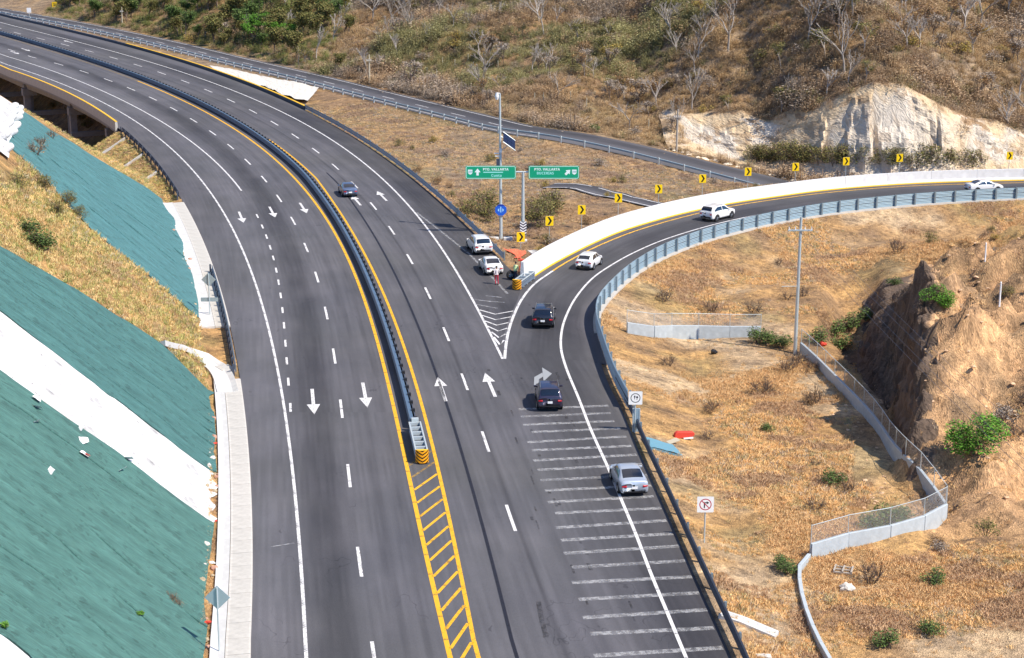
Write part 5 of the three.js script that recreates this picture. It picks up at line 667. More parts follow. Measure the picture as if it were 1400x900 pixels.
{ const [x, z] = [0.90, -174.76]; const t = thing('work_stand', 'red metal work stand behind the road worker beside the parapet', 'stand', [x, gy(x, z), z]); const b = new MB(); b.tube([-0.25, 0, 0], [0, 1.2, 0], 0.05, 0.05, 6); b.tube([0.25, 0, 0.1], [0, 1.2, 0], 0.05, 0.05, 6); b.tube([0, 0, -0.35], [0, 1.2, 0], 0.05, 0.05, 6); part('legs', b, M.red, t); const c = new MB(); c.box(0.9, 0.12, 0.3, 0.15, 1.2, 0); part('top', c, M.red, t); }
// ---------------------------------------------------------------- pale rock cut behind the far road
{
  const b = new MB(); b.c = []; const nx = 300, nt = 40, x0 = 22.5, x1 = 119;
  const f = (s, t) => {
    const x = lerp(x0, x1, s), cm = cliffH(x); const e = lerp(2.2, 13.2, t), c = lerp(0.55, 0.97, sstep(15, 60, x)), zz = farZ(x) - e / c;
    const wx = x + 2.4 * (fbm(x * 0.25, t * 5, 3, 8) - 0.5) - t * 1.4; const rib = Math.abs(fbm(wx * 0.5, t * 1.3, 4, 21) - 0.5) * 2, mid = Math.exp(-Math.pow((x - 52) / 9, 2)) * Math.sin(Math.PI * clamp(t * 1.05 - 0.05)), big = sstep(0.5, 0.56, vnoise(wx * 0.36, 0.5 + t * 0.5, 44));
    const edge = Math.sin(Math.PI * clamp(t)) * sstep(0, 3, cm); const lump = (fbm(x * 0.32, t * 6, 5, 5) - 0.5) * 3.4 + (Math.abs(fbm(x * 0.9, t * 12, 3, 25) - 0.5) - 0.2) * 1.3;
    const out = edge * lump + mid * (2.2 * rib + 2.0 * big * sstep(0.25, 0.5, t) * (1 - sstep(0.78, 0.86, t)) - 0.6);
    return [x, Math.max(gy(x, zz), gy(x, zz + out)) + (t < 0.02 || t > 0.985 ? -0.3 : 0.45) + edge * 0.5 * (fbm(x * 0.7, t * 9, 3, 15) - 0.5), zz + out, x / 4 + e / 9, (gy(x, zz) + e) / 4];
  };
  const V = []; for (let i = 0; i <= nx; i++) { V.push([]); for (let j = 0; j <= nt; j++) V[i].push(f(i / nx, j / nt)); }
  for (let i = 0; i < nx; i++) for (let j = 0; j < nt; j++) {
    const q = [V[i][j], V[i + 1][j], V[i + 1][j + 1], V[i][j + 1]]; const x = q[0][0], t = j / nt; const m = fbm(x * 0.22, t * 4, 4, 66), m2 = hash3(i, j, 6), m3 = fbm(x * 0.8, t * 14, 3, 69); const core = Math.exp(-Math.pow((x - 52) / 12, 2));
    const oc = clamp(sstep(0.72, 0.95, t + 0.5 * (m - 0.5)) * 0.9 + (1 - core) * sstep(0.3, 0.5, m) + 0.28), br = sstep(0.58, 0.66, m3) * (0.35 + 0.4 * (1 - core)) + sstep(0.82, 0.98, t + 0.5 * (m3 - 0.5)) * 0.7; const k = 0.84 + 0.16 * (m2 - 0.5) + 0.3 * (m3 - 0.5); const c = [lerp(0.80, 0.78, oc), lerp(0.75, 0.60, oc), lerp(0.67, 0.38, oc)].map((v, n) => lerp(v, [0.42, 0.28, 0.16][n], clamp(br)) * k);
    const n0 = b.p.length / 3; for (const p of q) { b.p.push(p[0], p[1], p[2]); b.uv.push(p[3], p[4]); b.c.push(...c); } b.i.push(n0, n0 + 1, n0 + 2, n0, n0 + 2, n0 + 3);
  }
  struct('rock_cut', b, new THREE.MeshStandardMaterial({ vertexColors: true, roughness: 0.95, bumpMap: gritBump, bumpScale: 0.2 }));
}
// ---------------------------------------------------------------- crumbling earth face of the gully, shade painted into its colour below the rim
{
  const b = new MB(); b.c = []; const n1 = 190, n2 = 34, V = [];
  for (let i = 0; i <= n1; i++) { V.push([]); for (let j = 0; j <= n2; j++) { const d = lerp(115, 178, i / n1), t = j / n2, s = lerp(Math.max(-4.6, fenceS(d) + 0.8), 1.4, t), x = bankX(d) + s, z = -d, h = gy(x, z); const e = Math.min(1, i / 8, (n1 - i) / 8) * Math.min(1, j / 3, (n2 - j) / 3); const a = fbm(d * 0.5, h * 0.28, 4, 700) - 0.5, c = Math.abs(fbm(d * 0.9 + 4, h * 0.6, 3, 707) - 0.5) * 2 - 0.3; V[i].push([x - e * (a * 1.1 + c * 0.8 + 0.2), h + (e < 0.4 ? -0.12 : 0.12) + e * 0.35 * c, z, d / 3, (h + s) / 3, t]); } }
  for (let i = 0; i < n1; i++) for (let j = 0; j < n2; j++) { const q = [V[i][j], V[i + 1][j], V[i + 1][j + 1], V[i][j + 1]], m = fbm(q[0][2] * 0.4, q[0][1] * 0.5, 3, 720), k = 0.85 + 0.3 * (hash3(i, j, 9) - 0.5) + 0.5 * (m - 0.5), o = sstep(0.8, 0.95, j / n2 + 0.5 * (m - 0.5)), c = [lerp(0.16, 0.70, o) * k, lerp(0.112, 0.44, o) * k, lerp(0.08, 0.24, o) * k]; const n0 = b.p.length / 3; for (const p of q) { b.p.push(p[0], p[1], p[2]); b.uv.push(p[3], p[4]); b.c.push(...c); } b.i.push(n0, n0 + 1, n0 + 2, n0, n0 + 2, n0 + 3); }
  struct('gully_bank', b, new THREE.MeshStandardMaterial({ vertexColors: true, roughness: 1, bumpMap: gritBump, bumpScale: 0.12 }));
}
// ---------------------------------------------------------------- plants
const leafM = (rough = 0.9) => new THREE.MeshStandardMaterial({ vertexColors: true, roughness: rough });
const plantM = leafM(), barkM = [std(lin(0.36, 0.32, 0.28), 0.95), std(lin(0.17, 0.125, 0.095), 0.95), std(lin(0.42, 0.38, 0.34), 0.95)];
function leaf(b, r, x, y, z, s, col) { const a = r() * 6.28, e = (r() - 0.5) * 2.4, ca = Math.cos(a), sa = Math.sin(a), ce = Math.cos(e), se = Math.sin(e); const k = 0.7 + 0.6 * r(); b.tint = [col[0] * k, col[1] * k, col[2] * k]; const u = [ca * s, 0.15 * s * (r() - 0.5), sa * s], w = [-sa * ce * s * 0.55, se * s * 0.55, ca * ce * s * 0.55]; const i = b.v(x - u[0], y - u[1], z - u[2]), j = b.v(x + w[0], y + w[1], z + w[2]), l = b.v(x + u[0], y + u[1], z + u[2]), m = b.v(x - w[0], y - w[1], z - w[2]); b.quad(i, j, l, m); }
// tree skeleton: returns trunk/limb builder, twig builder and tip points
function skeleton(r, h, spread, levels, r0, tw) {
  const trunk = new MB(), twigs = new MB(), tips = [];
  const grow = (p, dir, len, rad, lv) => {
    let a = p, d = dir.slice(); const n = 3; for (let i = 0; i < n; i++) { d = [d[0] + (r() - 0.5) * 0.35, d[1] + (r() - 0.5) * 0.2 + 0.05, d[2] + (r() - 0.5) * 0.35]; const l = Math.hypot(...d); d = d.map(v => v / l); const q = [a[0] + d[0] * len / n, a[1] + d[1] * len / n, a[2] + d[2] * len / n], r1 = rad * (1 - 0.22 * (i + 1) / n), rA = rad * (1 - 0.22 * i / n); (lv <= 1 ? trunk : twigs).tube(a, q, rA, r1, lv <= 1 ? 6 : 3, false); a = q; if (lv >= 1 && i < n - 1 && r() < 0.5 && lv < levels) fork(a, d, len * 0.6, r1 * 0.55, lv + 1, 1); }
    if (lv < levels) fork(a, d, len * (0.68 + 0.12 * r()), rad * 0.66, lv + 1, lv === 0 ? 3 : 2); else tips.push(a);
  };
  const fork = (p, d, len, rad, lv, n) => { for (let k = 0; k < n; k++) { const an = r() * 6.28, sp = spread * (0.6 + 0.6 * r()); const q = [d[0] + Math.cos(an) * sp, d[1] * 0.85 + 0.1, d[2] + Math.sin(an) * sp], l = Math.hypot(...q); grow(p, q.map(v => v / l), len, Math.max(rad, tw), lv); } };
  grow([0, -0.3, 0], [0, 1, 0], h * 0.32, r0, 0); return { trunk, twigs, tips };
}
function treeThing(name, label, category, seed, o, group) {
  const r = RNG(seed), t = thing(name, label, category, [0, 0, 0], 0, group), k = skeleton(r, o.h, o.spread, o.levels, o.r0, o.tw ?? 0.02); part('trunk', k.trunk, o.bark, t);
  const c = new MB(); if (o.leaves) for (const p of k.tips) for (let i = 0; i < o.leaves; i++) { const q = o.puff; const g = () => (r() + r() + r() - 1.5) * q; leaf(c, r, p[0] + g(), p[1] + g() * 0.75, p[2] + g(), o.size * (0.6 + 0.8 * r()), o.cols[(r() * o.cols.length) | 0]); }
  const tm = part(o.leaves ? 'branches' : 'crown', k.twigs, o.bark, t); if (o.leaves) part('crown', c, plantM, t); return t;
}
function shrubThing(name, label, seed, o, group) {
  const r = RNG(seed), t = thing(name, label, o.category || 'shrub', [0, 0, 0], 0, group), st = new MB(), c = new MB(); const lobes = []; for (let i = 0; i < o.lobes; i++) { const a = r() * 6.28, q = o.w * Math.sqrt(r()) * 0.7; lobes.push([Math.cos(a) * q, o.h * (0.35 + 0.45 * r()) * (1 - 0.35 * q / o.w), Math.sin(a) * q, o.w * (0.3 + 0.25 * r())]); }
  for (const l of lobes) { const m = [l[0] * 0.5, l[1] * 0.45, l[2] * 0.5]; st.tube([l[0] * 0.08, -0.25, l[2] * 0.08], m, 0.035, 0.028, 4, false); st.tube(m, [l[0], l[1] + l[3] * 0.3, l[2]], 0.028, 0.012, 3, false); for (let k = 0; k < o.twigs; k++) { const a = r() * 6.28, e = r() * 1.4, q = l[3] * (0.8 + 0.7 * r()); st.tube([l[0] * 0.8, l[1] * 0.8, l[2] * 0.8], [l[0] + Math.cos(a) * Math.cos(e) * q, l[1] + Math.sin(e) * q, l[2] + Math.sin(a) * Math.cos(e) * q], 0.014, 0.008, 3, false); } }
  for (let i = 0; i < o.leaves; i++) { const l = lobes[(r() * lobes.length) | 0]; let x, y, z, q; do { x = r() * 2 - 1; y = r() * 2 - 1; z = r() * 2 - 1; q = x * x + y * y + z * z; } while (q > 1); const s = Math.pow(q, -0.22); leaf(c, r, l[0] + x * s * l[3], Math.max(0.03, l[1] + y * s * l[3] * 0.8), l[2] + z * s * l[3], o.size * (0.6 + 0.8 * r()), o.cols[(r() * o.cols.length) | 0]); }
  part('stems', st, o.bark || barkM[1], t); part('crown', c, plantM, t); return t;
}
const GREEN = [[0.075, 0.13, 0.028], [0.10, 0.165, 0.035], [0.055, 0.10, 0.024], [0.14, 0.19, 0.05]], OLIVE = [[0.15, 0.15, 0.04], [0.20, 0.18, 0.05], [0.11, 0.12, 0.03], [0.24, 0.19, 0.07]], BROWN = [[0.26, 0.15, 0.07], [0.32, 0.19, 0.08], [0.20, 0.12, 0.07], [0.36, 0.24, 0.10]], GREY = [[0.34, 0.29, 0.24], [0.4, 0.34, 0.28], [0.28, 0.23, 0.19]], BRIGHT = [[0.10, 0.26, 0.02], [0.14, 0.32, 0.03], [0.08, 0.2, 0.02]], GOLD = [[0.42, 0.29, 0.07], [0.36, 0.27, 0.06], [0.30, 0.25, 0.06]];
// place(maker list, points): the first use of each kind moves the original, later ones are copies
class Kind { constructor(make) { this.make = make; this.n = 0; } put(x, z, turn, s = 1, sink = 0.05, label) { const p = [x, gy(x, z) - sink, z]; if (!this.n++) { this.o = this.make(); this.o.position.set(...p); this.o.rotation.y = turn; this.o.scale.setScalar(s); if (label) this.o.userData.label = label; this.base = this.o; return this.o; } return copy(this.base, p, turn, s, label || this.base0); } }
const HG = 'bare trees on the dry hillside', DG = 'dry shrubs on the hillside', LG = 'green trees beyond the far road';
const bare = [11, 12, 13, 14, 15].map((s, i) => new Kind(() => treeThing('bare_tree', ['bare grey tree with thin spreading twigs on the dry hillside', 'bare grey tree with thin spreading twigs on the dry hillside', 'bare dark brown tree with crooked limbs on the dry hillside', 'bare pale tree with upright limbs on the dry hillside', 'bare dark brown tree with crooked limbs on the dry hillside'][i], 'tree', s, { h: 7 - i * 0.5, spread: 0.55 + 0.08 * (i % 3), levels: 4, r0: 0.13, tw: 0.03, bark: barkM[[0, 2, 1, 2, 0][i]] }, HG)));
const thin = [21, 22, 23, 24].map((s, i) => new Kind(() => treeThing('dry_tree', ['dry tree with sparse brown leaves on the hillside', 'dry tree with sparse grey leaves on the hillside', 'dry tree with sparse olive leaves on the hillside', 'dry tree with sparse golden leaves on the hillside'][i], 'tree', s, { h: 5.6, spread: 0.62, levels: 3, r0: 0.11, bark: barkM[i % 2], leaves: 26, puff: 0.55, size: 0.13, cols: [BROWN, GREY, OLIVE, GOLD][i] }, 'dry leafy trees on the hillside')));
const leafy = [31, 32, 33].map((s, i) => new Kind(() => treeThing('leafy_tree', ['dense green leafy tree beside the far road', 'olive green leafy tree beside the far road', 'bright green leafy tree at the bend of the far road'][i], 'tree', s, { h: [7, 6.4, 8][i], spread: 0.66, levels: 3, r0: 0.16, bark: barkM[1], leaves: 70, puff: 0.75, size: 0.17, cols: [GREEN, OLIVE, BRIGHT][i] }, LG)));
const drySh = [41, 42, 43, 44].map((s, i) => new Kind(() => shrubThing('dry_shrub', ['brown dry shrub on the hillside', 'grey twiggy shrub on the hillside', 'olive shrub on the hillside', 'golden dry shrub on the hillside'][i], s, { w: 1.5, h: 1.9, lobes: 9, twigs: 6, leaves: 620, size: 0.09, cols: [BROWN, GREY, OLIVE, GOLD][i] }, DG)));
const hillPoint = (r, e0, e1, xa, xb) => { const x = lerp(xa, xb, r()); const e = lerp(e0, e1, Math.pow(r(), 0.9)); return [x, farZ(x) - e / lerp(0.55, 0.97, sstep(15, 60, x)), e]; };
const inView = (x, z) => Math.abs(x) < 0.30 * -z + 14;
{ // hillside
  const r = RNG(77); const onCliff = (x, e) => cliffH(x) > 1 && e < 12.2;
  let n = 0; while (n < 299) { const [x, z, e] = hillPoint(r, 5, 70, -55, 115); if (!inView(x, z) || onCliff(x, e) || fbm(x * 0.05, z * 0.05, 2, 912) < 0.40 && r() < 0.7) continue; const sc = 0.6 + 0.65 * r(), o = bare[(r() * 5) | 0].put(x, z, r() * 6.3, sc); o.scale.set(sc * (0.8 + 0.5 * r()), sc * (0.75 + 0.5 * r()), sc * (0.8 + 0.5 * r())); o.rotation.z = (r() - 0.5) * 0.3; n++; }
  n = 0; while (n < 200) { const [x, z, e] = hillPoint(r, 3, 80, -70, 120); if (!inView(x, z) || onCliff(x, e)) continue; const k = fbm(x * 0.04, z * 0.04, 2, 915); thin[k > 0.55 ? 2 : k > 0.52 ? 3 : (r() * 2) | 0].put(x, z, r() * 6.3, 0.55 + 0.55 * r()); n++; }
  n = 0; while (n < 190) { const [x, z, e] = hillPoint(r, 1.5, 90, -80, 125); if (!inView(x, z) || onCliff(x, e)) continue; const k = fbm(x * 0.05, z * 0.05, 2, 918); drySh[k > 0.56 ? 2 : k > 0.5 ? 3 : (r() * 2) | 0].put(x, z, r() * 6.3, 0.6 + 0.7 * r()); n++; }
  n = 0; while (n < 170) { const [x, z, e] = hillPoint(r, 2.5, 34, -118, -30); if (!inView(x, z) || r() > sstep(-26, -46, x)) continue; leafy[r() < 0.4 ? 0 : 1].put(x, z, r() * 6.3, 0.6 + 0.5 * r()); n++; }
  for (const [x, z] of [[-52.74, -379.36], [-49.57, -378.47], [-55.18, -383.93], [-51.63, -382.86], [-46.48, -375.28]]) leafy[2].put(x, z, r() * 6, 0.62 + 0.2 * r());
}
const spot = (list, K, s0, s1, seed, label) => { const r = RNG(seed); for (const [x, z] of list) K.put(x, z, r() * 6.3, lerp(s0, s1, r()), 0.05, label); };
const gsh = new Kind(() => shrubThing('green_shrub', 'green shrub', 51, { w: 1.2, h: 1.6, lobes: 9, twigs: 5, leaves: 900, size: 0.085, cols: GREEN })), osh = new Kind(() => shrubThing('olive_shrub', 'olive shrub', 52, { w: 1.7, h: 2.6, lobes: 11, twigs: 8, leaves: 1300, size: 0.085, cols: OLIVE })), bsh = new Kind(() => shrubThing('green_bush', 'green bush', 53, { w: 2.1, h: 3.2, lobes: 14, twigs: 8, leaves: 3200, size: 0.10, cols: BRIGHT })), dsh = new Kind(() => shrubThing('twig_shrub', 'twig shrub', 54, { w: 0.9, h: 1.1, lobes: 7, twigs: 10, leaves: 130, size: 0.06, cols: BROWN }));
const setAll = (K, list, s0, s1, seed, label, group, sink = 0.05) => { const r = RNG(seed); for (const [x, z] of list) { const o = K.put(x, z, r() * 6.3, lerp(s0, s1, r()), sink, label); o.userData.label = label; if (group) o.userData.group = group; else delete o.userData.group; } };
setAll(bsh, [[31.24, -116.18]], 1.0, 1.05, 1, 'large bright green bush on the rim of the gully');
setAll(gsh, [[12.22, -269.90]], 0.9, 1, 2, 'round green shrub at the edge of the far road below the hillside');
setAll(gsh, [[22.91, -156.21], [23.76, -154.83], [21.94, -156.74]], 0.9, 1.2, 3, 'green shrub growing at the fence corner below the tall concrete pole', 'shrubs at the fence corner');
setAll(gsh, [[21.76, -116.30]], 0.75, 0.8, 4, 'small dark green shrub alone in the dry field');
setAll(gsh, [[18.93, -128.89]], 0.5, 0.55, 5, 'tiny green sapling in the middle of the dry field');
setAll(gsh, [[16.04, -99.24], [15.90, -100.36]], 0.6, 0.75, 6, 'green shrub beside the curved kerb wall', 'shrubs at the kerb wall');
setAll(gsh, [[22.44, -106.99], [23.61, -107.80], [24.47, -108.38]], 0.7, 0.95, 7, 'green shrub growing behind the chain-link of the lower wall', 'shrubs behind the lower wall');
setAll(gsh, [[24.44, -97.63], [19.92, -89.30], [22.49, -90.73]], 0.55, 0.8, 8, 'green shrub on the dry slope below the lower wall', 'shrubs on the slope below the wall');
setAll(gsh, [[31.10, -169.01], [33.12, -171.29], [34.72, -172.38], [31.18, -166.12], [27.36, -156.35]], 0.8, 1.2, 9, 'green shrub in the shade of the gully', 'shrubs in the gully');
setAll(bsh, [[32.59, -135.11]], 0.55, 0.6, 10, 'green bush hanging on the upper edge of the gully');
setAll(gsh, [[37.42, -173.47]], 0.7, 0.8, 11, 'yellowish green plant at the head of the gully');
setAll(osh, [[-5.00, -203.67], [-3.41, -208.29], [-2.66, -203.30], [2.93, -204.41], [4.24, -207.31], [3.44, -199.73]], 0.95, 1.35, 12, 'olive green shrub behind the green direction sign', 'shrubs behind the direction sign');
setAll(osh, [[34.59, -258.12], [35.82, -258.08], [36.69, -256.68], [37.88, -256.34], [38.81, -254.84], [40.13, -253.34], [41.77, -252.17], [42.79, -250.81], [44.54, -249.14], [46.36, -248.12], [48.17, -247.02], [50.50, -246.16], [51.72, -245.73], [53.06, -245.55], [54.79, -245.14], [56.79, -245.17], [59.33, -245.32], [62.98, -245.99]], 1.0, 1.6, 13, 'olive shrub between the rock cut and the white parapet', 'shrubs below the rock cut');
setAll(gsh, [[-36.67, -136.85], [-37.65, -139.04], [-36.06, -137.44]], 0.9, 1.25, 14, 'green shrub in the dry grass strip between the teal sheets', 'shrubs in the grass strip');
setAll(osh, [[-38.64, -151.83], [-39.62, -159.51], [-41.13, -157.63], [-38.27, -158.46], [-41.51, -151.58]], 0.5, 0.8, 15, 'olive shrub at the edge of the far teal sheet', 'shrubs beside the far teal sheet');
setAll(osh, [[-81.32, -341.43], [-85.02, -348.36], [-91.10, -358.77], [-78.69, -335.77]], 0.7, 1.0, 16, 'leafy shrub growing under the viaduct', 'shrubs under the viaduct');
setAll(dsh, [[-47.35, -181.19], [-51.11, -200.45], [-45.03, -170.28]], 1.0, 1.5, 17, 'bare twiggy shrub growing through the far teal sheet', 'twigs on the far teal sheet');
setAll(dsh, [[-18.13, -90.13], [-17.82, -89.83]], 0.5, 0.6, 18, 'dry twig tuft on the large teal sheet', 'twigs on the large sheet');
{ const g = new Kind(() => shrubThing('weed', 'weed', 61, { category: 'weed', w: 0.22, h: 0.3, lobes: 5, twigs: 2, leaves: 160, size: 0.05, cols: BRIGHT })); setAll(g, [[-18.82, -85.54]], 1.1, 1.15, 19, 'bright green weed alone in the middle of the large teal sheet', null, -0.15); setAll(g, [[-22.68, -75.18]], 1.1, 1.2, 20, 'bright green weed near the lower edge of the large teal sheet', null, -0.15); }
{ const r = RNG(91), P = []; while (P.length < 48) { const d = lerp(96, 196, r()), x = lerp(8, 62, r()), z = -d; const q = nearest(RB, x, z).d; if (q < 4 || x > 0.3 * d + 4) continue; if (x < bankX(d) - 4 && r() < 0.55) continue; P.push([x, z]); } setAll(dsh, P, 0.6, 1.5, 21, 'dry brown twiggy shrub in the grass beside the ramp', 'twiggy shrubs in the field'); }
{ const r = RNG(93), P = []; while (P.length < 40) { const d = lerp(100, 190, r()), x = bankX(d) + r() * 22, z = -d; if (x > 0.31 * d + 3) continue; P.push([x, z]); } for (const [x, z] of P) { const o = drySh[(r() * 4) | 0].put(x, z, r() * 6, 0.35 + 0.4 * r()); o.userData.label = 'dry shrub on the eroded orange slope'; o.userData.group = 'shrubs on the eroded slope'; } }
{ const r = RNG(95), P = []; while (P.length < 36) { const d = lerp(185, 262, r()), x = lerp(-18, 45, r()), z = -d; const n = nearest(NE, x, z).d, w = nearest(WB, x, z); if (n < 4 || x < xRight(d) + 2 || (w.i > 0.01 && w.d > -3)) continue; P.push([x, z]); } for (const [x, z] of P) { const o = drySh[(r() * 4) | 0].put(x, z, r() * 6, 0.35 + 0.4 * r()); o.userData.label = 'dry shrub on the ground between ramp and far road'; o.userData.group = 'shrubs between the roads'; } }
{ const K = thin[0]; const P = [[-87.15, -353.32], [-97.63, -370.18], [-84.43, -351.83], [-95.18, -369.83]]; const r = RNG(8); for (const [x, z] of P) { const o = K.put(x, z, r() * 6, 0.9); o.userData.label = 'dry tree with bare limbs beside the viaduct piers'; o.userData.group = 'dry trees by the viaduct'; } }
// ---------------------------------------------------------------- ground cover nobody could count
function scatter(name, label, geo, list, tint) {
  const m = new THREE.InstancedMesh(geo, plantM, list.length), o = new THREE.Object3D(), c = new THREE.Color(); list.forEach(([x, y, z, turn, s, sy, col], i) => { o.position.set(x, y, z); o.rotation.set(0, turn, 0); o.scale.set(s, sy, s); o.updateMatrix(); m.setMatrixAt(i, o.matrix); m.setColorAt(i, c.setRGB(...col)); });
  m.name = name; m.userData = { label, category: tint, kind: 'stuff' }; scene.add(m); return m;
}
const tuftG = (() => { const r = RNG(3), b = new MB(); for (let k = 0; k < 24; k++) { const a = r() * 6.28, q = 0.34 * Math.sqrt(r()), x = Math.cos(a) * q, z = Math.sin(a) * q, h = 0.16 + 0.32 * r(), lx = (r() - 0.5) * 0.34, lz = (r() - 0.5) * 0.34, w = 0.012 + 0.012 * r(), t = r() * 6.28, s = 0.8 + 0.4 * r(); b.tint = [s, s, s]; const i = b.v(x - Math.cos(t) * w, -0.05, z - Math.sin(t) * w), j = b.v(x + Math.cos(t) * w, -0.05, z + Math.sin(t) * w), m = b.v(x + lx * 0.4 + w, h * 0.6, z + lz * 0.4), n = b.v(x + lx, h, z + lz); b.tri(i, j, m); b.tri(i, m, n); } return b.geo(); })();
const brushG = (() => { const r = RNG(4), b = new MB(); for (let k = 0; k < 26; k++) { const a = r() * 6.28, e = 0.3 + r() * 1.2, l = 0.5 + 0.6 * r(); b.tint = [0.75, 0.72, 0.7]; b.tube([0.1 * Math.cos(a), -0.1, 0.1 * Math.sin(a)], [Math.cos(a) * Math.cos(e) * l, Math.sin(e) * l, Math.sin(a) * Math.cos(e) * l], 0.016, 0.007, 3, false); } for (let k = 0; k < 150; k++) { const a = r() * 6.28, e = r() * 1.4, l = 0.4 + 0.65 * r(); leaf(b, () => 0.3 + 0.4 * r(), Math.cos(a) * Math.cos(e) * l, 0.05 + Math.sin(e) * l * 0.85, Math.sin(a) * Math.cos(e) * l, 0.058, [1, 1, 1]); } return b.geo(); })();
{
  const r = RNG(501), L = []; const pick = (x, z) => { const a = fbm(x * 0.09, z * 0.09, 3, 210), b = fbm(x * 0.3, z * 0.3, 3, 220), k = 0.8 + 0.4 * r(); const c = b > 0.6 ? [0.58, 0.39, 0.23] : a > 0.54 ? [0.74, 0.50, 0.25] : r() < 0.14 ? [0.46, 0.40, 0.20] : r() < 0.2 ? [0.60, 0.48, 0.34] : [0.86, 0.58, 0.27]; return c.map(v => v * k); };
  const tarpAt = [10.93, -121.99]; let tries = 0; while (L.length < 36000 && tries++ < 400000) { const d = 84 + 130 * Math.pow(r(), 1.15), x = lerp(2, 66, r()), z = -d; if (x > 0.3 * d + 5) continue; const q = nearest(RB, x, z).d; if (q < 0.5) continue; const bare = fbm(x * 0.16, z * 0.16, 3, 230); const er = x - bankX(d) > -3 && d > 104; if (d > 116 && d < 168 && x - bankX(d) > -4.5 && x - bankX(d) < 0.6) continue; if (bare < 0.51 && r() < 0.96 || r() < 0.15 || er && d < 150 && r() < 0.93) continue; const s = (0.4 + 0.6 * r()) * (bare > 0.58 ? 1.15 : 0.7); if (Math.hypot(x - tarpAt[0], z - tarpAt[1]) < 2.4) continue; L.push([x, gy(x, z), z, r() * 6.3, s, s * (0.35 + 0.45 * r()), pick(x, z)]); }
  scatter('dry_grass', 'straw coloured dry grass covering the field beside the ramp', tuftG, L, 'grass');
  const L2 = []; tries = 0; while (L2.length < 15000 && tries++ < 200000) { const d = lerp(176, 300, r()), x = lerp(-45, 60, r()), z = -d; if (x < xRight(d) + 0.6) continue; const n = nearest(NE, x, z).d; if (n < 0.8) continue; const w = nearest(WB, x, z); if (w.i > 0.01 && w.d > -0.8) continue; if (nearest(trackC, x, z).d < 0.5 && nearest(trackC, x, z).d > -5) continue; if (fbm(x * 0.15, z * 0.15, 3, 240) < 0.38 && r() < 0.8) continue; const s = 0.5 + 0.6 * r(); const g = pick(x, z); L2.push([x, gy(x, z), z, r() * 6.3, s, s * 0.55, [g[0] * 0.72, g[1] * 0.74, g[2] * 0.85]]); }
  scatter('dry_grass', 'dry brown grass between the ramp and the far road', tuftG, L2, 'grass');
  const ord = l => l.map(toUD).sort((a, b) => a[0] - b[0]), LO1 = ord(lo1), HI1 = ord(hi1), HI2 = ord(hi2); const L3 = []; tries = 0; const ud = (x, z) => toUD([x, z]); while (L3.length < 11000 && tries++ < 200000) { const d = lerp(124, 275, r()), u = d > 205 ? lerp(-2, 16, r()) : lerp(0.3, 26, r());  if (d < 205 ? d > pl(LO1, u) - 0.25 || d < pl(HI2, u) + 0.25 || (d > 151 && u > 15.6) : d < pl(HI1, u) + 0.7 || d < 214 && u > 1 || r() < 0.45) continue; const [x, z] = uv2(d, u); L3.push([x, gy(x, z), z, r() * 6.3, 0.7 + 0.6 * r(), d > 205 ? 0.4 : 0.5 + 0.5 * r(), r() < 0.3 ? [0.50, 0.46, 0.16] : r() < 0.12 ? [0.26, 0.30, 0.09] : pick(x, z).map((v, n) => v * [0.95, 1.03, 0.95][n])]); }
  for (let i = 0; i < 1500; i++) { const d = lerp(80, 128, r()), u = lerp(-0.5, 0.25, r()); const [x, z] = uv2(d, u); L3.push([x, gy(x, z) + 0.02, z, r() * 6.3, 0.45, 0.4, pick(x, z)]); }
  scatter('dry_grass', 'dry yellow grass on the cut slope between the sheets', tuftG, L3, 'grass');
  const H = []; tries = 0; const hc = [[0.48, 0.34, 0.21], [0.53, 0.38, 0.22], [0.43, 0.35, 0.27], [0.34, 0.32, 0.14], [0.54, 0.38, 0.20], [0.31, 0.24, 0.19]];
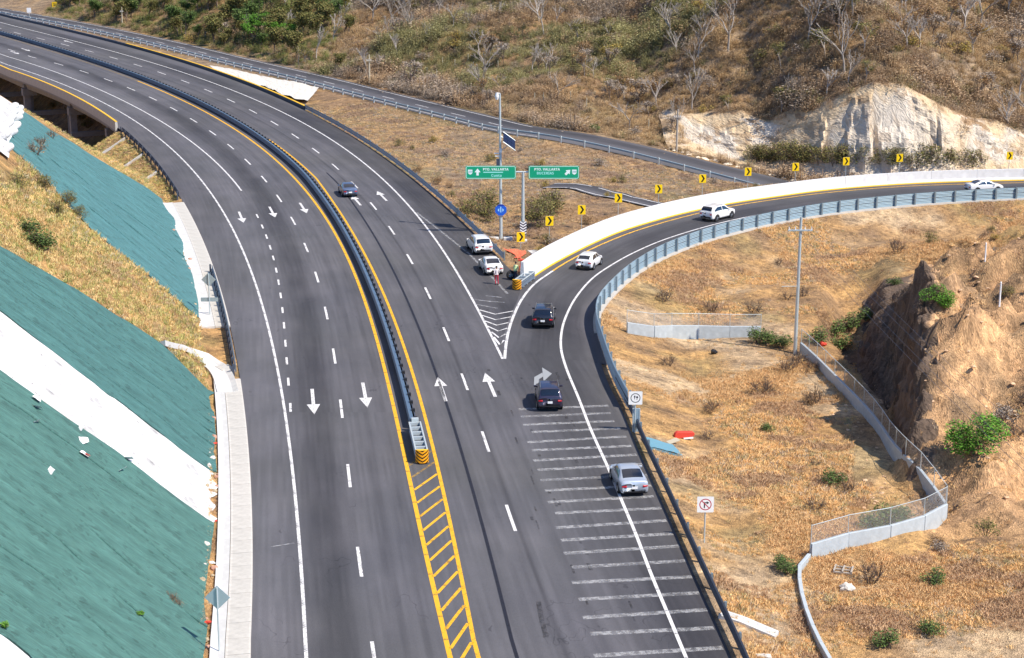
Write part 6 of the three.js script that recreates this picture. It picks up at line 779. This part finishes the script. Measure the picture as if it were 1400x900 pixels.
  while (H.length < 60000 && tries++ < 200000) { const [x, z, e] = hillPoint(r, 1.2, 110, -120, 130); if (!inView(x, z) || cliffH(x) > 1 && e < 12 && e > 3.2 && r() < 0.96) continue; const k = fbm(x * 0.06, z * 0.06, 3, 260), k2 = fbm(x * 0.035, z * 0.035, 2, 265); let c = k2 > 0.57 ? hc[3] : k > 0.58 ? hc[2] : k > 0.5 ? hc[0] : k > 0.42 ? hc[1] : hc[4]; if (r() < 0.2) c = hc[(r() * 6) | 0]; if (x < -35 && r() < 0.6) c = [0.24, 0.27, 0.08]; const q = 0.75 + 0.5 * r(), s = (0.5 + 0.8 * r()) * (k > 0.54 ? 1.8 : k > 0.46 ? 1.3 : 1) * (r() < 0.12 ? 1.7 : 1); H.push([x, gy(x, z), z, r() * 6.3, s, s * (0.6 + 0.5 * r()), c.map(v => v * q)]); }
  scatter('dry_brush', 'low dry brush covering the hillside beyond the far road', brushG, H, 'brush');
}

{ // loose stones on the eroded bank and below the rock cut
  const r = RNG(601), L = []; while (L.length < 900) { const d = lerp(108, 175, r()), x = bankX(d) + lerp(-7, 14, r()), z = -d; if (x > 0.31 * d + 3) continue; const s = 0.04 + 0.16 * Math.pow(r(), 3), k = 0.8 + 0.4 * r(); L.push([x, gy(x, z) + 0.02, z, r() * 6.3, s, s * 0.8, [0.62 * k, 0.42 * k, 0.26 * k]]); }
  while (L.length < 1500) { const x = lerp(22, 100, r()), z = farZ(x) - lerp(1, 5, r()); const s = 0.1 + 0.5 * Math.pow(r(), 3), k = 0.8 + 0.4 * r(); L.push([x, gy(x, z) + 0.05, z, r() * 6.3, s, s * 0.8, [0.68 * k, 0.58 * k, 0.44 * k]]); }
  const g = rockG[1].clone(), C = new Float32Array(g.attributes.position.count * 3).fill(1); g.setAttribute('color', new THREE.BufferAttribute(C, 3)); scatter('loose_stones', 'loose stones on the eroded bank and below the rock cut', g, L, 'stones');
}
scene.traverse(o => { if (o.isMesh && o.name !== 'sky') { o.castShadow = true; o.receiveShadow = true; } });
renderer.render(scene, camera);
